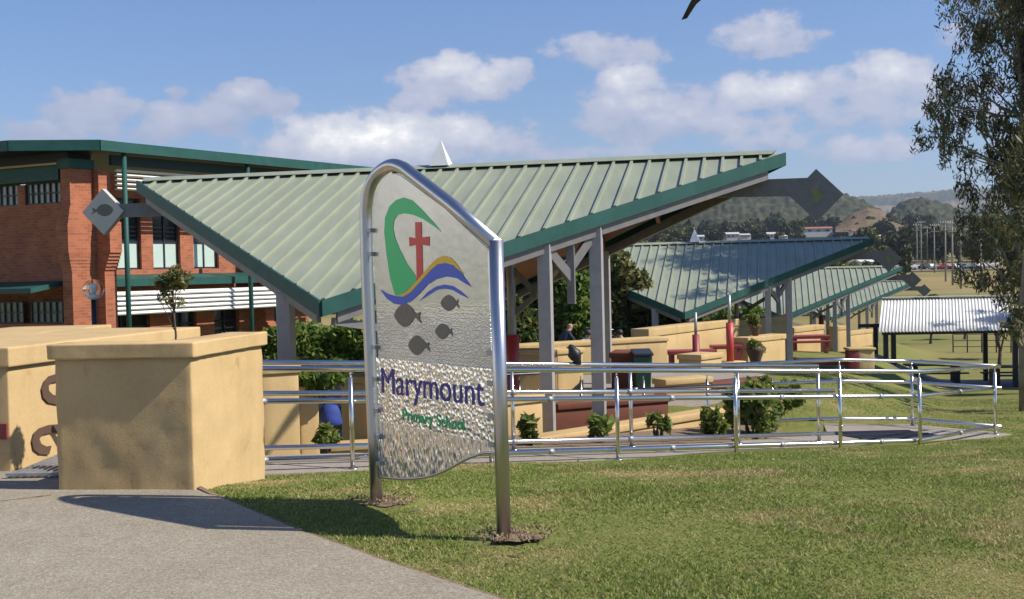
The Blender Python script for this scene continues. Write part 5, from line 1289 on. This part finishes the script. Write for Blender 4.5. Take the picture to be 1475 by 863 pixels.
# fallen pale leaves / litter on the lawn
lx, ly = blades(60, -1, 8, 6.2, 14); C = np.stack([lx, ly, Hn(lx, ly) + .035], 1)
tag(leaves_obj('fallen_leaves', C[:9], .025, plain('dry_leaf', (.55, .48, .36), (.4, .32, .2), 9, .9), None, 1.8), 'few pale dry leaves scattered over the lawn', 'leaves', kind='stuff')

# ------------------------------------------------------------------ light, sky, air
SUN_EL = math.radians(42.8); sd_ = Vector((.978, -.205)).normalized()
sv = Vector((sd_.x * math.cos(SUN_EL), sd_.y * math.cos(SUN_EL), math.sin(SUN_EL)))
sl = bpy.data.lights.new('sun', 'SUN'); sl.energy = 5.0; sl.angle = math.radians(.55); sl.color = (1, .94, .84)
so = bpy.data.objects.new('sun', sl); COL.objects.link(so); so.rotation_euler = sv.to_track_quat('Z', 'Y').to_euler(); so.location = (20, -10, 30)
w = bpy.data.worlds.new('World'); S.world = w; w.use_nodes = True; nt = w.node_tree; bg = nt.nodes['Background']
sky = N(nt, 'ShaderNodeTexSky', sky_type='NISHITA'); sky.sun_disc = False; sky.sun_elevation = SUN_EL; sky.sun_rotation = math.atan2(sd_.x, sd_.y)
sky.altitude = 50; sky.air_density = 1.25; sky.dust_density = .35; sky.ozone_density = 3.0
SKYSTR = .075
tc = N(nt, 'ShaderNodeTexCoord'); sx = N(nt, 'ShaderNodeSeparateXYZ'); nt.links.new(tc.outputs['Generated'], sx.inputs[0])
def mth(op, a, b=None, c=None, clamp=False):
    m = N(nt, 'ShaderNodeMath', operation=op); m.use_clamp = clamp
    for i, v in enumerate((a, b, c)):
        if v is None: continue
        if isinstance(v, bpy.types.NodeSocket): nt.links.new(v, m.inputs[i])
        else: m.inputs[i].default_value = v
    return m.outputs[0]
az = mth('ARCTAN2', sx.outputs[0], sx.outputs[1]); el = mth('ARCSINE', sx.outputs[2])
cxy = N(nt, 'ShaderNodeCombineXYZ'); nt.links.new(az, cxy.inputs[0]); nt.links.new(mth('MULTIPLY', el, 1.5), cxy.inputs[1])
n1 = N(nt, 'ShaderNodeTexNoise'); n1.inputs['Scale'].default_value = 30; n1.inputs['Detail'].default_value = 7; n1.inputs['Roughness'].default_value = .58; nt.links.new(cxy.outputs[0], n1.inputs['Vector'])
n2 = N(nt, 'ShaderNodeTexNoise'); n2.inputs['Scale'].default_value = 11; n2.inputs['Detail'].default_value = 6; nt.links.new(cxy.outputs[0], n2.inputs['Vector'])
clouds = [  # px, py, half width, half height, brightness of the top, density
    (665, 112, 95, 34, .85, 1), (610, 148, 60, 18, .6, .7), (530, 205, 160, 42, 1, 1.15), (640, 200, 130, 36, .85, 1), (450, 215, 60, 30, .9, .9), (750, 215, 60, 22, .6, .7),
    (355, 145, 66, 26, .35, 1.0), (290, 172, 90, 24, .4, .95), (130, 160, 66, 34, .4, .95), (60, 190, 90, 16, .35, .8), (190, 190, 90, 16, .35, .6), (255, 132, 16, 10, .2, .5),
    (875, 74, 95, 26, .6, .8), (1105, 52, 80, 30, .65, .85), (905, 125, 50, 34, .9, .9), (940, 160, 120, 42, .6, .95), (1100, 135, 85, 30, .9, .95), (1265, 118, 100, 36, .8, .95), (1050, 180, 110, 18, .55, .7), (1250, 212, 90, 20, .75, .8), (1110, 200, 90, 18, .6, .65), (1380, 55, 40, 18, .5, .5), (740, 105, 40, 20, .6, .7),
    (1150, 165, 190, 36, .6, .6), (830, 225, 160, 14, .5, .5), (1380, 150, 90, 30, .7, .6)]
mask = None; lit = None
for (px, py, hw, hh, br, dn) in clouds:
    r = ray(px, py).normalized(); a0 = math.atan2(r.x, r.y); e0 = math.asin(r.z)
    u = mth('DIVIDE', mth('SUBTRACT', az, a0), hw * 1.22 / FPX); v = mth('DIVIDE', mth('SUBTRACT', el, e0), hh * 1.32 / FPX)
    d2 = mth('ADD', mth('MULTIPLY', u, u), mth('MULTIPLY', v, v)); k = mth('MULTIPLY', mth('SUBTRACT', 1.0, d2, clamp=True), dn)
    l = mth('MULTIPLY', k, mth('ADD', mth('MULTIPLY', v, .45), br * .9))
    mask = k if mask is None else mth('MAXIMUM', mask, k); lit = l if lit is None else mth('MAXIMUM', lit, l)
# generic clouds all over the rest of the sky so that reflections and side views have some
gen = mth('MULTIPLY', mth('SUBTRACT', n2.outputs['Fac'], .66, clamp=True), 2.2)
rear = mth('GREATER_THAN', mth('ABSOLUTE', az), .52)
mask = mth('MAXIMUM', mask, mth('MULTIPLY', gen, rear)); lit = mth('MAXIMUM', lit, mth('MULTIPLY', gen, mth('MULTIPLY', rear, .7)))
added_bank = mth('MULTIPLY', mth('GREATER_THAN', az, -1.95), mth('LESS_THAN', az, -.95))  # bright cloud bank added out of view to brighten the sign panel
lowb = N(nt, 'ShaderNodeMapRange', interpolation_type='SMOOTHSTEP'); nt.links.new(el, lowb.inputs[0]); lowb.inputs[1].default_value = .5; lowb.inputs[2].default_value = .12
bk = mth('MULTIPLY', added_bank, mth('MULTIPLY', lowb.outputs[0], .8)); mask = mth('MAXIMUM', mask, bk); lit = mth('MAXIMUM', lit, mth('MULTIPLY', bk, 2.0))
dens = mth('ADD', mth('MULTIPLY', mask, 1.35), mth('MULTIPLY', mth('SUBTRACT', n1.outputs['Fac'], .5), 3.0))
cov = N(nt, 'ShaderNodeMapRange', interpolation_type='SMOOTHSTEP'); nt.links.new(dens, cov.inputs[0]); cov.inputs[1].default_value = .22; cov.inputs[2].default_value = .85; cov.inputs[4].default_value = .9
cov2 = mth('MULTIPLY', cov.outputs[0], mth('MULTIPLY', mask, 6, clamp=True), clamp=True)
lit2 = mth('ADD', lit, mth('MULTIPLY', mth('SUBTRACT', n1.outputs['Fac'], .5), 1.4))
ccol = rampn(nt, lit2, [(.1, (.33, .37, .50)), (.5, (.45, .47, .57)), (.85, (.66, .66, .69)), (1.0, (.84, .82, .80))]).outputs[0]
ccol = mixc(nt, mth('MULTIPLY', mth('SUBTRACT', lit2, 1.05, clamp=True), 3.0, clamp=True), ccol, (1.5, 1.45, 1.36))
skyc = N(nt, 'ShaderNodeMix', data_type='RGBA', blend_type='MULTIPLY'); skyc.inputs[0].default_value = 1; nt.links.new(sky.outputs[0], skyc.inputs[6]); skyc.inputs[7].default_value = (SKYSTR * .80, SKYSTR * .95, SKYSTR * 1.32, 1)
mx = N(nt, 'ShaderNodeMix', data_type='RGBA'); nt.links.new(cov2, mx.inputs[0]); nt.links.new(skyc.outputs[2], mx.inputs[6]); nt.links.new(ccol, mx.inputs[7])
dv = N(nt, 'ShaderNodeMix', data_type='RGBA', blend_type='DIVIDE'); dv.inputs[0].default_value = 1; nt.links.new(mx.outputs[2], dv.inputs[6]); dv.inputs[7].default_value = (SKYSTR,) * 3 + (1,)
nt.links.new(dv.outputs[2], bg.inputs[0]); bg.inputs[1].default_value = SKYSTR
# haze
HZ = True
if HZ:
    hb_ = MB().box((0, 2700, 190), (11000, 6400, 400)); ho = hb_.build('haze', None, uv=False); tag(ho, 'thin blue air haze over the far hills', 'haze', kind='stuff')
    mh = bpy.data.materials.new('haze_air'); mh.use_nodes = True; n_ = mh.node_tree; n_.nodes.remove(n_.nodes['Principled BSDF'])
    vo = n_.nodes.new('ShaderNodeVolumePrincipled'); vo.inputs['Density'].default_value = .00010; vo.inputs['Color'].default_value = (.72, .82, 1, 1); vo.inputs['Anisotropy'].default_value = .2
    n_.links.new(vo.outputs[0], n_.nodes['Material Output'].inputs['Volume']); ho.data.materials.append(mh)

# ------------------------------------------------------------------ camera
cam = bpy.data.cameras.new('camera'); cam.sensor_width = 36; cam.lens = FPX / 1475 * 36; cam.clip_end = 20000; cam.clip_start = .1
co = bpy.data.objects.new('camera', cam); COL.objects.link(co); co.location = (0, 0, E)
co.rotation_euler = (Matrix.Rotation(math.pi / 2 - PIT, 4, 'X') @ Matrix.Rotation(-ROL, 4, 'Z')).to_euler(); S.camera = co
S.view_settings.view_transform = 'Standard'; S.view_settings.look = 'None'; S.view_settings.exposure = .34; S.view_settings.gamma = 1
S.render.engine = 'CYCLES'; S.cycles.use_denoising = True; S.cycles.max_bounces = 6; S.cycles.diffuse_bounces = 1; S.cycles.volume_bounces = 0; S.cycles.sample_clamp_indirect = 6
